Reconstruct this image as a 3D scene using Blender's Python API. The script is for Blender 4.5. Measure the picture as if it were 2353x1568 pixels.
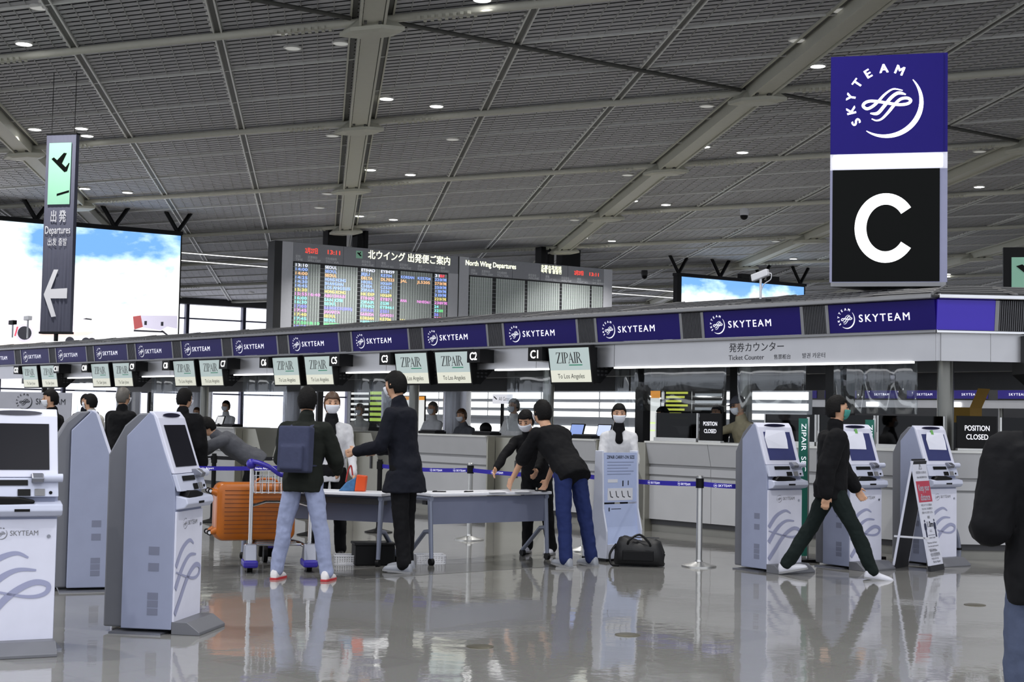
import bpy, bmesh, math, random
from mathutils import Vector, Matrix
random.seed(7)
PI = math.pi
sc = bpy.context.scene
COL = sc.collection
for _o in list(bpy.data.objects):
    bpy.data.objects.remove(_o)

# ------------------------------------------------------------------ camera
PITCH, ROLL, CAMH = math.radians(3.06), math.radians(1.07), 1.5
FWD = Vector((0, math.cos(PITCH), math.sin(PITCH)))
_u0 = Vector((0, -math.sin(PITCH), math.cos(PITCH)))
RGT = math.cos(ROLL) * Vector((1, 0, 0)) + math.sin(ROLL) * _u0
UPV = -math.sin(ROLL) * Vector((1, 0, 0)) + math.cos(ROLL) * _u0
cam = bpy.data.cameras.new('camera')
cam.sensor_width = 36.0
cam.lens = 3310.0 / 2353.0 * 36.0
cam.clip_end = 600
cam_o = bpy.data.objects.new('camera', cam)
COL.objects.link(cam_o)
cam_o.matrix_world = Matrix(((RGT.x, UPV.x, -FWD.x, 0), (RGT.y, UPV.y, -FWD.y, 0), (RGT.z, UPV.z, -FWD.z, CAMH), (0, 0, 0, 1)))
sc.camera = cam_o

# ------------------------------------------------------------------ world, exposure
w = bpy.data.worlds.new('world')
sc.world = w
w.use_nodes = True
w.node_tree.nodes['Background'].inputs[0].default_value = (0.88, 0.92, 1.0, 1)
w.node_tree.nodes['Background'].inputs[1].default_value = 1.2
sc.view_settings.view_transform = 'Standard'
sc.view_settings.look = 'None'
sc.view_settings.exposure = 0.12
sc.view_settings.gamma = 1.0
sc.view_settings.use_curve_mapping = False
sc.cycles.max_bounces = 7
sc.cycles.diffuse_bounces = 3
sc.cycles.glossy_bounces = 3
sc.cycles.transmission_bounces = 3
sc.cycles.transparent_max_bounces = 12
sc.cycles.caustics_reflective = False
sc.cycles.caustics_refractive = False
sc.cycles.sample_clamp_indirect = 6.0

# ------------------------------------------------------------------ materials
def lin(c):
    return tuple((x / 12.92 if x <= 0.04045 else ((x + 0.055) / 1.055) ** 2.4) for x in c)
def hexc(h):
    h = h.lstrip('#')
    return lin(tuple(int(h[i:i + 2], 16) / 255 for i in (0, 2, 4)))
MATS = {}
def mat(name, col, rough=0.5, metal=0.0, emit=0.0, var=0.06, scale=8.0, bump=0.0, spec=0.5, ecol=None, light=False):
    if name in MATS:
        return MATS[name]
    m = bpy.data.materials.new(name)
    m.use_nodes = True
    nt = m.node_tree
    b = nt.nodes['Principled BSDF']
    c = hexc(col) if isinstance(col, str) else col
    b.inputs['Base Color'].default_value = (*c, 1)
    b.inputs['Roughness'].default_value = rough
    b.inputs['Metallic'].default_value = metal
    b.inputs['Specular IOR Level'].default_value = spec
    if emit:
        e = c if ecol is None else hexc(ecol)
        b.inputs['Emission Color'].default_value = (*e, 1)
        b.inputs['Emission Strength'].default_value = emit
        if not light: m.cycles.emission_sampling = 'NONE'
    if var or bump:
        tc = nt.nodes.new('ShaderNodeTexCoord')
        nz = nt.nodes.new('ShaderNodeTexNoise')
        nz.inputs['Scale'].default_value = scale
        nz.inputs['Detail'].default_value = 4
        nt.links.new(tc.outputs['Object'], nz.inputs['Vector'])
        if var:
            mx = nt.nodes.new('ShaderNodeMix')
            mx.data_type = 'RGBA'
            mx.inputs[6].default_value = (*[x * (1 - var) for x in c], 1)
            mx.inputs[7].default_value = (*[min(1, x * (1 + var)) for x in c], 1)
            nt.links.new(nz.outputs['Fac'], mx.inputs[0])
            nt.links.new(mx.outputs[2], b.inputs['Base Color'])
        if bump:
            bp = nt.nodes.new('ShaderNodeBump')
            bp.inputs['Strength'].default_value = bump
            bp.inputs['Distance'].default_value = 0.01
            nt.links.new(nz.outputs['Fac'], bp.inputs['Height'])
            nt.links.new(bp.outputs['Normal'], b.inputs['Normal'])
    MATS[name] = m
    return m
def clearmat(name, tint, gloss, rough=0.05):
    if name in MATS:
        return MATS[name]
    m = bpy.data.materials.new(name)
    m.use_nodes = True
    nt = m.node_tree
    for n in list(nt.nodes):
        if n.type != 'OUTPUT_MATERIAL':
            nt.nodes.remove(n)
    out = nt.nodes['Material Output']
    t = nt.nodes.new('ShaderNodeBsdfTransparent')
    t.inputs[0].default_value = (*tint, 1)
    g = nt.nodes.new('ShaderNodeBsdfGlossy')
    g.inputs['Roughness'].default_value = rough
    g.inputs['Color'].default_value = (0.9, 0.92, 0.95, 1)
    mx = nt.nodes.new('ShaderNodeMixShader')
    mx.inputs[0].default_value = gloss
    nt.links.new(t.outputs[0], mx.inputs[1])
    nt.links.new(g.outputs[0], mx.inputs[2])
    nt.links.new(mx.outputs[0], out.inputs[0])
    MATS[name] = m
    return m

# ------------------------------------------------------------------ mesh helpers
class MB:
    def __init__(s):
        s.v, s.f, s.m = [], [], []
    def add(s, vs, fs, mi=0):
        o = len(s.v)
        s.v.extend(Vector(x) for x in vs)
        for f in fs:
            s.f.append(tuple(o + i for i in f)); s.m.append(mi)
        return s
    def hexa(s, p, mi=0):
        return s.add(p, [(0, 3, 2, 1), (4, 5, 6, 7), (0, 1, 5, 4), (1, 2, 6, 5), (2, 3, 7, 6), (3, 0, 4, 7)], mi)
    def box(s, x0, x1, y0, y1, z0, z1, mi=0, M=None):
        p = [Vector(c) for c in ((x0, y0, z0), (x1, y0, z0), (x1, y1, z0), (x0, y1, z0), (x0, y0, z1), (x1, y0, z1), (x1, y1, z1), (x0, y1, z1))]
        if M is not None:
            p = [M @ c for c in p]
        return s.hexa(p, mi)
    def prism(s, poly, axis, lo, hi, mi=0, M=None):
        n = len(poly)
        def pt(a, b, h):
            q = Vector((h, a, b)) if axis == 'x' else (Vector((a, h, b)) if axis == 'y' else Vector((a, b, h)))
            return M @ q if M is not None else q
        vs = [pt(a, b, lo) for a, b in poly] + [pt(a, b, hi) for a, b in poly]
        fs = [tuple(range(n - 1, -1, -1)), tuple(range(n, 2 * n))] + [(i, (i + 1) % n, n + (i + 1) % n, n + i) for i in range(n)]
        return s.add(vs, fs, mi)
    def rings(s, rings, mi=0, caps=True, close=True):
        n = len(rings[0]); vs = [p for r in rings for p in r]; fs = []
        for k in range(len(rings) - 1):
            for i in range(n if close else n - 1):
                j = (i + 1) % n
                fs.append((k * n + i, k * n + j, (k + 1) * n + j, (k + 1) * n + i))
        if caps and close:
            fs.append(tuple(range(n - 1, -1, -1))); b = (len(rings) - 1) * n
            fs.append(tuple(range(b, b + n)))
        return s.add(vs, fs, mi)
    def tube(s, pts, r, n=8, mi=0, flat=1.0):
        pts = [Vector(p) for p in pts]
        rs = r if isinstance(r, (list, tuple)) else [r] * len(pts)
        rg = []; ref = None
        for i, p in enumerate(pts):
            d = (pts[min(i + 1, len(pts) - 1)] - pts[max(i - 1, 0)])
            if d.length < 1e-9:
                d = Vector((0, 0, 1))
            d.normalize()
            if ref is None:
                ref = Vector((0, 0, 1)) if abs(d.z) < 0.9 else Vector((1, 0, 0))
            a = d.cross(ref).normalized(); b = a.cross(d).normalized(); ref = b
            rg.append([p + rs[i] * (math.cos(2 * PI * k / n) * a + flat * math.sin(2 * PI * k / n) * b) for k in range(n)])
        return s.rings(rg, mi)
    def cyl(s, p0, p1, r0, r1=None, n=12, mi=0):
        return s.tube([p0, p1], [r0, r0 if r1 is None else r1], n, mi)
    def lathe(s, prof, n=20, c=(0, 0, 0), mi=0):
        c = Vector(c)
        return s.rings([[c + Vector((r * math.cos(2 * PI * k / n), r * math.sin(2 * PI * k / n), z)) for k in range(n)] for r, z in prof], mi)
    def ball(s, c, r, n=12, m=8, M=None, mi=0):
        c = Vector(c); r = (r, r, r) if not isinstance(r, (tuple, list)) else r
        rg = []
        for j in range(m + 1):
            t = PI * (j + 0.001 if j == 0 else (j - 0.001 if j == m else j)) / m
            ring = []
            for k in range(n):
                q = Vector((r[0] * math.sin(t) * math.cos(2 * PI * k / n), r[1] * math.sin(t) * math.sin(2 * PI * k / n), -r[2] * math.cos(t)))
                ring.append(c + (M @ q if M is not None else q))
            rg.append(ring)
        return s.rings(rg, mi)
    def ribbon(s, pts, wd, y=0.0, th=0.0015, mi=0):
        # flat stroke in the XZ plane
        n = len(pts); L = []; R = []
        for i in range(n):
            a = pts[max(i - 1, 0)]; b = pts[min(i + 1, n - 1)]
            dx, dz = b[0] - a[0], b[1] - a[1]; l = math.hypot(dx, dz) or 1
            wi = (wd[i] if isinstance(wd, (list, tuple)) else wd) / 2
            L.append((pts[i][0] - dz / l * wi, pts[i][1] + dx / l * wi)); R.append((pts[i][0] + dz / l * wi, pts[i][1] - dx / l * wi))
        vs = [(a, y, b) for a, b in L] + [(a, y, b) for a, b in R]
        return s.add(vs, [(i, n + i, n + i + 1, i + 1) for i in range(n - 1)], mi)
    def mesh(s, me, fn, mi=0):
        return s.add([fn(v.co) for v in me.vertices], [tuple(p.vertices) for p in me.polygons], mi)
    def data(s, name, mats, smooth=False, ang=40):
        me = bpy.data.meshes.new(name)
        me.from_pydata([tuple(v) for v in s.v], [], s.f)
        for m in (mats if isinstance(mats, (list, tuple)) else [mats]):
            me.materials.append(m)
        if any(s.m):
            me.polygons.foreach_set('material_index', s.m)
        if smooth:
            me.polygons.foreach_set('use_smooth', [True] * len(me.polygons))
            me.set_sharp_from_angle(angle=math.radians(ang))
        me.update()
        return me
    def build(s, name, mats, parent=None, smooth=False, loc=(0, 0, 0), rot=(0, 0, 0), bevel=0, ang=40):
        return place(name, s.data(name, mats, smooth, ang), parent, loc, rot, bevel)
def place(name, me, parent=None, loc=(0, 0, 0), rot=(0, 0, 0), bevel=0):
    o = bpy.data.objects.new(name, me)
    COL.objects.link(o)
    o.location = loc; o.rotation_euler = rot
    if parent is not None:
        o.parent = parent
    if bevel:
        md = o.modifiers.new('bevel', 'BEVEL'); md.width = bevel; md.segments = 2; md.limit_method = 'ANGLE'
    return o
def tag(o, label=None, cat=None, group=None, kind=None):
    if label: o['label'] = label
    if cat: o['category'] = cat
    if group: o['group'] = group
    if kind: o['kind'] = kind
    return o
def thing(name, label, cat, loc=(0, 0, 0), rotz=0.0, group=None):
    o = bpy.data.objects.new(name, None)
    o.empty_display_size = 0.1
    COL.objects.link(o)
    o.location = loc; o.rotation_euler = (0, 0, rotz)
    return tag(o, label, cat, group)
def dup(root, loc, rotz, label, group=None):
    def cp(o, par):
        c = o.copy(); COL.objects.link(c); c.parent = par
        for ch in o.children:
            cp(ch, c)
        return c
    r = cp(root, None)
    r.location = loc; r.rotation_euler = (0, 0, rotz); r['label'] = label
    if group: r['group'] = group
    return r
def spline(ctrl, n=8):
    # Catmull-Rom through 2D/3D points
    P = [Vector(c) for c in ctrl]; out = []
    for i in range(len(P) - 1):
        p0 = P[max(i - 1, 0)]; p1 = P[i]; p2 = P[i + 1]; p3 = P[min(i + 2, len(P) - 1)]
        for k in range(n):
            t = k / n
            out.append(0.5 * ((2 * p1) + (p2 - p0) * t + (2 * p0 - 5 * p1 + 4 * p2 - p3) * t * t + (3 * p1 - p0 - 3 * p2 + p3) * t ** 3))
    out.append(P[-1])
    return out

# ------------------------------------------------------------------ lettering
_TC = {}
def text_mesh(string, size=1.0, bold=0.0, spacing=1.0, xs=1.0, align='LEFT', line=1.0):
    key = (string, size, bold, spacing, xs, align, line)
    if key in _TC:
        return _TC[key]
    cu = bpy.data.curves.new('lettering', 'FONT')
    cu.body = string; cu.size = size; cu.space_character = spacing
    cu.align_x = align; cu.space_line = line; cu.resolution_u = 3; cu.fill_mode = 'FRONT'
    ob = bpy.data.objects.new('lettering', cu)
    me = bpy.data.meshes.new_from_object(ob)
    bpy.data.objects.remove(ob)
    vs = [(v.co.x * xs, 0.0, v.co.y) for v in me.vertices]; fs = [tuple(p.vertices) for p in me.polygons]
    if bold:   # heavier strokes: the same outlines set a hair apart
        n0 = len(vs); V, F_ = [], []
        for k, (dx, dz) in enumerate(((-1, -0.6), (1, -0.6), (-1, 0.6), (1, 0.6))):
            V += [(x + dx * bold * size, y, z + dz * bold * size) for x, y, z in vs]; F_ += [tuple(i + k * n0 for i in f) for f in fs]
        vs, fs = V, F_
    me = bpy.data.meshes.new('lettering'); me.from_pydata(vs, [], fs)
    me.name = 'lettering'
    _TC[key] = me
    return me
def text(string, size, m, parent, x, y, z, align='LEFT', bold=0.0, spacing=1.0, xs=1.0, rot=(0, 0, 0), name='lettering', line=1.0, width=None):
    if width:
        me = text_mesh(string, size, bold, spacing, 1.0, align, line)
        if len(me.vertices):
            ww = max(v.co.x for v in me.vertices) - min(v.co.x for v in me.vertices)
            xs = width / max(ww, 1e-6)
    me = text_mesh(string, size, bold, spacing, xs, align, line)
    if len(me.materials) == 0 or me.materials[0] is not m:
        me = me.copy(); me.materials.clear(); me.materials.append(m)
    return place(name, me, parent, (x, y, z), rot)

# ------------------------------------------------------------------ shared materials
M_slat = mat('louver_grey', '#b4b4b8', 0.55)
M_div = mat('louver_divider', '#a6a6a4', 0.5)
M_void = mat('ceiling_void', '#1c1c1e', 0.9)
M_girder = mat('girder_paint', '#bfbeb0', 0.5)
M_girder_d = mat('girder_shadow_gap', '#4a4a46', 0.6)
M_tube = mat('ceiling_tube_paint', '#c2c1b5', 0.5)
M_rail = mat('ceiling_rail', '#d8d8d4', 0.4)
M_lamp = mat('lamp_glow', '#ffffff', 0.5, emit=9.0, var=0)
M_lampoff = mat('lamp_dim', '#c9c9c4', 0.4, emit=0.35, var=0)
M_white = mat('white_paint', '#d9dae0', 0.4)
M_black = mat('black_plastic', '#0a0a0c', 0.5, spec=0.2)
M_blackmetal = mat('black_metal', '#101012', 0.45, 0.0, spec=0.25)
M_steel = mat('brushed_steel', '#c4c4c2', 0.32, 0.9, scale=30)
M_chrome = mat('polished_steel', '#d6d6d8', 0.16, 1.0)
M_dgrey = mat('dark_grey_paint', '#3b3b3e', 0.5)
M_mgrey = mat('mid_grey_paint', '#77777a', 0.5)
M_day = mat('daylight_pane', '#f2f4ff', 0.3, emit=1.6, var=0, light=True)
M_day2 = mat('bright_blind', '#f6f7f4', 0.3, emit=1.7, var=0)
M_mull = mat('mullion_blue_grey', '#5a5c72', 0.5)

# ------------------------------------------------------------------ floor
def floor_material():
    m = bpy.data.materials.new('polished_floor'); m.use_nodes = True
    nt = m.node_tree; b = nt.nodes['Principled BSDF']
    tc = nt.nodes.new('ShaderNodeTexCoord')
    n1 = nt.nodes.new('ShaderNodeTexNoise'); n1.inputs['Scale'].default_value = 0.9; n1.inputs['Detail'].default_value = 6
    n2 = nt.nodes.new('ShaderNodeTexNoise'); n2.inputs['Scale'].default_value = 60; n2.inputs['Detail'].default_value = 3
    mp = nt.nodes.new('ShaderNodeMapping'); mp.inputs['Rotation'].default_value = (0, 0, math.radians(-48.3))
    br = nt.nodes.new('ShaderNodeTexBrick')
    br.offset = 0.0; br.inputs['Scale'].default_value = 1.0
    br.inputs['Brick Width'].default_value = 0.9; br.inputs['Row Height'].default_value = 0.9
    br.inputs['Mortar Size'].default_value = 0.004
    br.inputs['Color1'].default_value = (*hexc('#8e8d8a'), 1); br.inputs['Color2'].default_value = (*hexc('#868582'), 1)
    br.inputs['Mortar'].default_value = (*hexc('#7d7c78'), 1)
    nt.links.new(tc.outputs['Object'], mp.inputs['Vector']); nt.links.new(mp.outputs[0], br.inputs['Vector'])
    nt.links.new(tc.outputs['Object'], n1.inputs['Vector']); nt.links.new(tc.outputs['Object'], n2.inputs['Vector'])
    mx = nt.nodes.new('ShaderNodeMix'); mx.data_type = 'RGBA'; mx.blend_type = 'MULTIPLY'; mx.inputs[0].default_value = 0.35
    nt.links.new(br.outputs['Color'], mx.inputs[6]); nt.links.new(n2.outputs['Color'], mx.inputs[7])
    nt.links.new(mx.outputs[2], b.inputs['Base Color'])
    b.inputs['Roughness'].default_value = 0.055
    b.inputs['Specular IOR Level'].default_value = 0.75
    b.inputs['IOR'].default_value = 1.75
    wv = nt.nodes.new('ShaderNodeTexNoise'); wv.inputs['Scale'].default_value = 3.2; wv.inputs['Detail'].default_value = 4
    nt.links.new(tc.outputs['Object'], wv.inputs['Vector'])
    bp = nt.nodes.new('ShaderNodeBump'); bp.inputs['Strength'].default_value = 0.10; bp.inputs['Distance'].default_value = 0.02
    nt.links.new(wv.outputs['Fac'], bp.inputs['Height']); nt.links.new(bp.outputs['Normal'], b.inputs['Normal'])
    return m
fl = MB().box(-70, 90, -6, 150, -0.3, 0).build('floor', floor_material())
tag(fl, 'polished grey tiled floor of the departure hall', None, kind='structure')
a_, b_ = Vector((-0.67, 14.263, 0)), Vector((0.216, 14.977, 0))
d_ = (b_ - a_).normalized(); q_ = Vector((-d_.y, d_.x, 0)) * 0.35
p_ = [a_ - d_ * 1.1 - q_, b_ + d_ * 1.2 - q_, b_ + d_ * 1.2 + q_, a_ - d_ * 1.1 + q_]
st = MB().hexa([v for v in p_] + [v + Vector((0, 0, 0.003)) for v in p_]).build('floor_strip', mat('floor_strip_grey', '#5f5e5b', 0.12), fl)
M_sock = mat('floor_socket_brass', '#6e6a5c', 0.35, 0.7)
for i, (x, y) in enumerate(((0.846, 10.16), (3.936, 12.22), (-0.172, 9.52))):
    place('floor_socket', MB().lathe([(0.09, 0), (0.09, 0.004), (0.075, 0.007), (0.0005, 0.007)], 20).data('floor_socket', M_sock, True), fl, (x, y, 0))

# ------------------------------------------------------------------ ceiling lattice
E1 = Vector((10.444, -3.479, 0.266)); E2 = Vector((-1.278, 9.639, -0.198)); EO = Vector((-13.521, 33.421, 9.64))
EN = E1.cross(E2).normalized()
def cpt(i, j, h=0.0):
    return EO + E1 * i + E2 * j + EN * h
def proj(p):
    d = p - Vector((0, 0, CAMH)); z = d.dot(FWD)
    if z < 1: return None
    return 1176.5 + 3310 * d.dot(RGT) / z, 784 - 3310 * d.dot(UPV) / z
def ceil_px(x, y, off=0.0):
    d = FWD * 3310 + RGT * (x - 1176.5) - UPV * (y - 784); c = Vector((0, 0, CAMH))
    return c + d * (((EO - c).dot(EN) - off) / d.dot(EN))
I0, I1, J0, J1 = -2, 6, -2, 8
cb = MB()
cb.hexa([cpt(I0, J0, 0.55), cpt(I1, J0, 0.55), cpt(I1, J1, 0.55), cpt(I0, J1, 0.55), cpt(I0, J0, 0.7), cpt(I1, J0, 0.7), cpt(I1, J1, 0.7), cpt(I0, J1, 0.7)])
ceiling = cb.build('ceiling', M_void)
tag(ceiling, 'high louvred ceiling with girders and tubes', None, kind='structure')
# one louvred panel: tilted blades along E1, thin dividers along E2
F1, F2 = E1 / 3, E2 / 3
pm = MB()
NS, ND = 11, 9
for k in range(NS):
    b0 = (k + 0.2) / NS; b1 = b0 + 0.56 / NS
    def P(a, b, h): return F1 * a + F2 * b + EN * h
    q = [P(0.035, b0, 0.016), P(0.965, b0, 0.016), P(0.965, b1, 0.008), P(0.035, b1, 0.008),
         P(0.035, b0, 0.028), P(0.965, b0, 0.028), P(0.965, b1, 0.020), P(0.035, b1, 0.020)]
    pm.hexa(q, 0)
for k in range(ND + 1):
    a0 = 0.035 + 0.93 * k / ND
    q = [F1 * (a0 + da) + F2 * b + EN * h for h in (-0.004, 0.05) for da, b in ((-0.002, 0.02), (0.002, 0.02), (0.002, 0.98), (-0.002, 0.98))]
    pm.hexa(q, 1)
# wide soffit strip beside the secondary beam
q = [F1 * a + F2 * b + EN * h for h in (0.005, 0.03) for a, b in ((0.90, 0.02), (0.965, 0.02), (0.965, 0.98), (0.90, 0.98))]
pm_me = pm.data('louver_panel', [M_slat, M_div])
for i in range(I0 * 3, I1 * 3):
    for j in range(J0 * 3, J1 * 3):
        c4 = [proj(cpt((i + a) / 3, (j + b) / 3)) for a in (0, 1) for b in (0, 1)]
        if any(c is None for c in c4): continue
        xs = [c[0] for c in c4]; ys = [c[1] for c in c4]
        if max(xs) < -150 or min(xs) > 2500 or max(ys) < -120 or min(ys) > 830: continue
        place('louver_panel', pm_me, ceiling, cpt(i / 3, j / 3))
# joints along E1 (two per bay), girders and secondary beams along E2, tubes along E1
u1, u2 = E1.normalized(), E2.normalized()
s1 = (u1 - u2 * u1.dot(u2)).normalized()   # across E2
s2 = (u2 - u1 * u2.dot(u1)).normalized()   # across E1
def bar(m, p, q, side, hw, h0, h1, mi=0):
    m.hexa([p - side * hw + EN * h0, q - side * hw + EN * h0, q + side * hw + EN * h0, p + side * hw + EN * h0,
            p - side * hw + EN * h1, q - side * hw + EN * h1, q + side * hw + EN * h1, p + side * hw + EN * h1], mi)
rail_me = MB(); bar(rail_me, Vector((0, 0, 0)), E1 * 1.0, s2, 0.022, -0.04, 0.06)
rail_me = rail_me.data('ceiling_rail', M_rail)
tube_m = MB(); tube_m.tube([EN * -0.10, E1 - EN * 0.10], 0.09, 10)
tube_me = tube_m.data('ceiling_tube', M_tube, True)
sec = MB()
bar(sec, Vector((0, 0, 0)), E2 * 1.0, s1, 0.10, -0.02, 0.25)
bar(sec, -s1 * 0.085, E2 - s1 * 0.085, s1, 0.018, -0.06, -0.02); bar(sec, s1 * 0.085, E2 + s1 * 0.085, s1, 0.018, -0.06, -0.02)
bar(sec, Vector((0, 0, 0)), E2 * 1.0, s1, 0.05, -0.035, -0.021, 1)
for k in range(24):
    c = E2 * ((k + 0.5) / 24)
    bar(sec, c - u2 * 0.05 - s1 * 0.12, c + u2 * 0.05 - s1 * 0.12, s1, 0.03, -0.045, 0.0)
sec_me = sec.data('secondary_beam', [M_rail, M_girder_d])
gi = MB()
bar(gi, Vector((0, 0, 0)), E2 * 1.0, s1, 0.21, -0.26, -0.22)
bar(gi, -s1 * 0.25, E2 - s1 * 0.25, s1, 0.025, -0.30, 0.3); bar(gi, s1 * 0.25, E2 + s1 * 0.25, s1, 0.025, -0.30, 0.3)
bar(gi, -s1 * 0.36, E2 - s1 * 0.36, s1, 0.05, -0.02, 0.2, 1); bar(gi, s1 * 0.36, E2 + s1 * 0.36, s1, 0.05, -0.02, 0.2, 1)
bar(gi, -s1 * 0.44, E2 - s1 * 0.44, s1, 0.02, -0.06, 0.2); bar(gi, s1 * 0.44, E2 + s1 * 0.44, s1, 0.02, -0.06, 0.2)
for e in (0.045, 0.945):
    for k in range(4):
        c = E2 * (e + 0.004 * k)
        for sx in (-0.15, 0.15):
            bar(gi, c + s1 * sx, c + s1 * sx + u2 * 0.03, s1, 0.03, -0.30, -0.26, 1)
gi_me = gi.data('girder', [M_girder, M_girder_d])
nd = MB()
oc = [(-0.75, 0), (-0.35, -0.32), (0.35, -0.32), (0.75, 0), (0.35, 0.32), (-0.35, 0.32)]
nd.rings([[u1 * (a * k) + s2 * (b * k) + EN * h for a, b in oc] for k, h in ((0.7, -0.42), (1.0, -0.38), (1.0, -0.30), (0.6, -0.1))])
nd_me = nd.data('girder_node', M_girder)
bo = MB()
for k in range(8):
    for sx in (0, 1):
        c = u1 * (1.1 + 0.16 * k + 0.06 * sx) + EN * -0.16 + s2 * (0.11 * (2 * sx - 1))
        bo.box(-0.035, 0.035, -0.03, 0.03, -0.04, 0.02, 0, Matrix.Translation(c))
        bo.box(-0.035, 0.035, -0.03, 0.03, -0.04, 0.02, 0, Matrix.Translation(c - u1 * 3.3))
bo_me = bo.data('tube_bolts', M_girder)
def vis(p, q, m=120):
    out = []
    for k in range(9):
        c = proj(p.lerp(q, k / 8))
        if c and -m < c[0] < 2353 + m and -m < c[1] < 830: return True
    return False
for i in range(I0, I1 + 1):
    for j in range(J0, J1):
        p = cpt(i, j)
        if vis(p, p + E2):
            place('girder', gi_me, ceiling, p)
            if j >= -1: place('girder_node', nd_me, ceiling, p); place('tube_bolts', bo_me, ceiling, p)
        if i < I1 and vis(p, p + E1):
            place('ceiling_tube', tube_me, ceiling, p)
        for k in (1, 2):
            if i < I1:
                p2 = cpt(i + k / 3, j)
                if vis(p2, p2 + E2): place('secondary_beam', sec_me, ceiling, p2)
                p3 = cpt(i, j + k / 3)
                if vis(p3, p3 + E1): place('ceiling_rail', rail_me, ceiling, p3)
for (i, j) in ((1, 0), (2, 1), (3, 2), (0, -1)):
    MB().tube([cpt(i, j, -0.09) + u1 * 0.5 + u2 * 0.3, cpt(i + 1, j + 1, -0.09) - u1 * 0.5 - u2 * 0.3], 0.05, 8).build('diagonal_brace', M_girder_d, ceiling, True)

# ------------------------------------------------------------------ far glazed wall, parallel to the boards
QA = math.radians(32)
QD = Vector((math.cos(QA), math.sin(QA), 0)); QN = Vector((-math.sin(QA), math.cos(QA), 0))
Q0 = Vector((-12.94, 55.9, 0))
fq = Q0 + QN * 32
wall_back = MB().box(-60, 130, 0.3, 0.6, 0, 12).build('wall_back', M_dgrey, None, loc=fq, rot=(0, 0, QA))
tag(wall_back, 'far wall of the hall behind the glazing', None, kind='structure')
win = thing('window_1', 'far glazed wall of bright daylight panes', None, fq, QA)
tag(win, kind='structure')
pane = MB().box(0.06, 3.62, -0.01, 0.01, 0, 1.0).data('pane', M_day)
for k in range(-14, 26):
    x = 3.7 * k + 0.35
    for z0, z1 in ((0.25, 2.6), (2.7, 5.2), (5.3, 7.25), (7.35, 8.15)):
        o = place('pane', pane, win, (x, 0.1, z0)); o.scale = (1, 1, z1 - z0)
    MB().box(x - 0.14, x - 0.05, -0.3, 0.1, 0, 8.3).box(x + 0.02, x + 0.07, -0.3, 0.1, 0, 8.3).build('mullion', M_mull, win)
MB().box(-55, 100, -0.12, 0.08, 7.26, 7.34).build('transom', M_mull, win)
MB().box(-55, 100, -0.12, 0.08, 5.21, 5.29).build('transom', M_mull, win)
MB().box(-55, 100, -0.12, 0.08, 2.61, 2.69).build('transom', M_mull, win)
MB().box(-55, 100, -0.6, 0.25, 8.15, 9.3).build('header_beam', M_dgrey, win)
# suspended light lines in front of the far ceiling
for k, (z, off) in enumerate(((8.67, 8.0), (8.32, 8.0))):
    t = thing('light_line', ('upper' if k == 0 else 'lower') + ' of two long thin white light lines under the far ceiling', 'light', Q0 + QN * off + Vector((0, 0, z)), QA)
    MB().box(-6, 52, -0.04, 0.04, -0.05, 0.0).build('housing', M_rail, t)
    MB().box(-6, 52, -0.035, 0.035, -0.075, -0.05).build('diffuser', mat('line_glow', '#ffffff', 0.5, emit=2.0, var=0), t)
    for x in range(-5, 52, 6):
        MB().cyl((x, 0, 0), (x, 0, 0.38 + 0.35 * k), 0.01, n=6).build('hanger', M_rail, t)

# ------------------------------------------------------------------ ceiling downlights
dl_ring = MB().lathe([(0.205, 0.06), (0.205, 0.02), (0.18, 0.005), (0.165, 0.03)], 20).data('trim_ring', M_rail, True)
dl_on = MB().lathe([(0.0005, 0.012), (0.17, 0.012), (0.17, 0.025), (0.0005, 0.025)], 20).data('lens', M_lamp, True)
dl_off = MB().lathe([(0.0005, 0.012), (0.17, 0.012), (0.17, 0.025), (0.0005, 0.025)], 20).data('lens', M_lampoff, True)
LL = bpy.data.lights.new('downlight', 'AREA'); LL.shape = 'DISK'; LL.size = 0.32; LL.spread = math.radians(125); LL.energy = 230; LL.color = (1.0, 0.98, 0.94)
def lamp_light(t):
    o = bpy.data.objects.new('downlight_beam', LL); COL.objects.link(o); o.parent = t; o.location = (0, 0, -0.02)
LAMPS_ON = [(55, 103), (80, 299), (187, 297), (200, 314), (195, 435), (293, 444), (888, 229), (1003, 246), (851, 392), (943, 403), (826, 498), (904, 506), (1108, 2), (1879, 154), (1618, 339), (1706, 352), (1455, 463), (1530, 472), (1341, 548), (1406, 555), (2184, 421), (2250, 431), (1770, 591), (1823, 596), (2177, 631), (2341, 567)]
LAMPS_OFF = [(88, 20), (44, 369), (642, 78), (672, 113), (783, 102), (655, 300), (764, 314), (665, 437), (752, 447), (734, 479), (1932, 26), (1521, 228), (1624, 246), (1357, 392), (1442, 404), (1248, 499), (1320, 507), (1832, 95), (1040, 322), (2174, 338), (2251, 350), (1724, 550), (1783, 556), (430, 663), (577, 674)]
def lamp_place(n, rank, on):
    return ('glowing white' if on else 'dim') + ' round downlight in the louvred ceiling, ' + ORD[rank] + ' of the ' + ('glowing' if on else 'dim') + ' ones counted from the photo\'s left'
ORD = ['first', 'second', 'third', 'fourth', 'fifth', 'sixth', 'seventh', 'eighth', 'ninth', 'tenth', 'eleventh', 'twelfth', 'thirteenth', 'fourteenth', 'fifteenth', 'sixteenth', 'seventeenth', 'eighteenth', 'nineteenth', 'twentieth', 'twenty-first', 'twenty-second', 'twenty-third', 'twenty-fourth', 'twenty-fifth', 'twenty-sixth', 'twenty-seventh']
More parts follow.
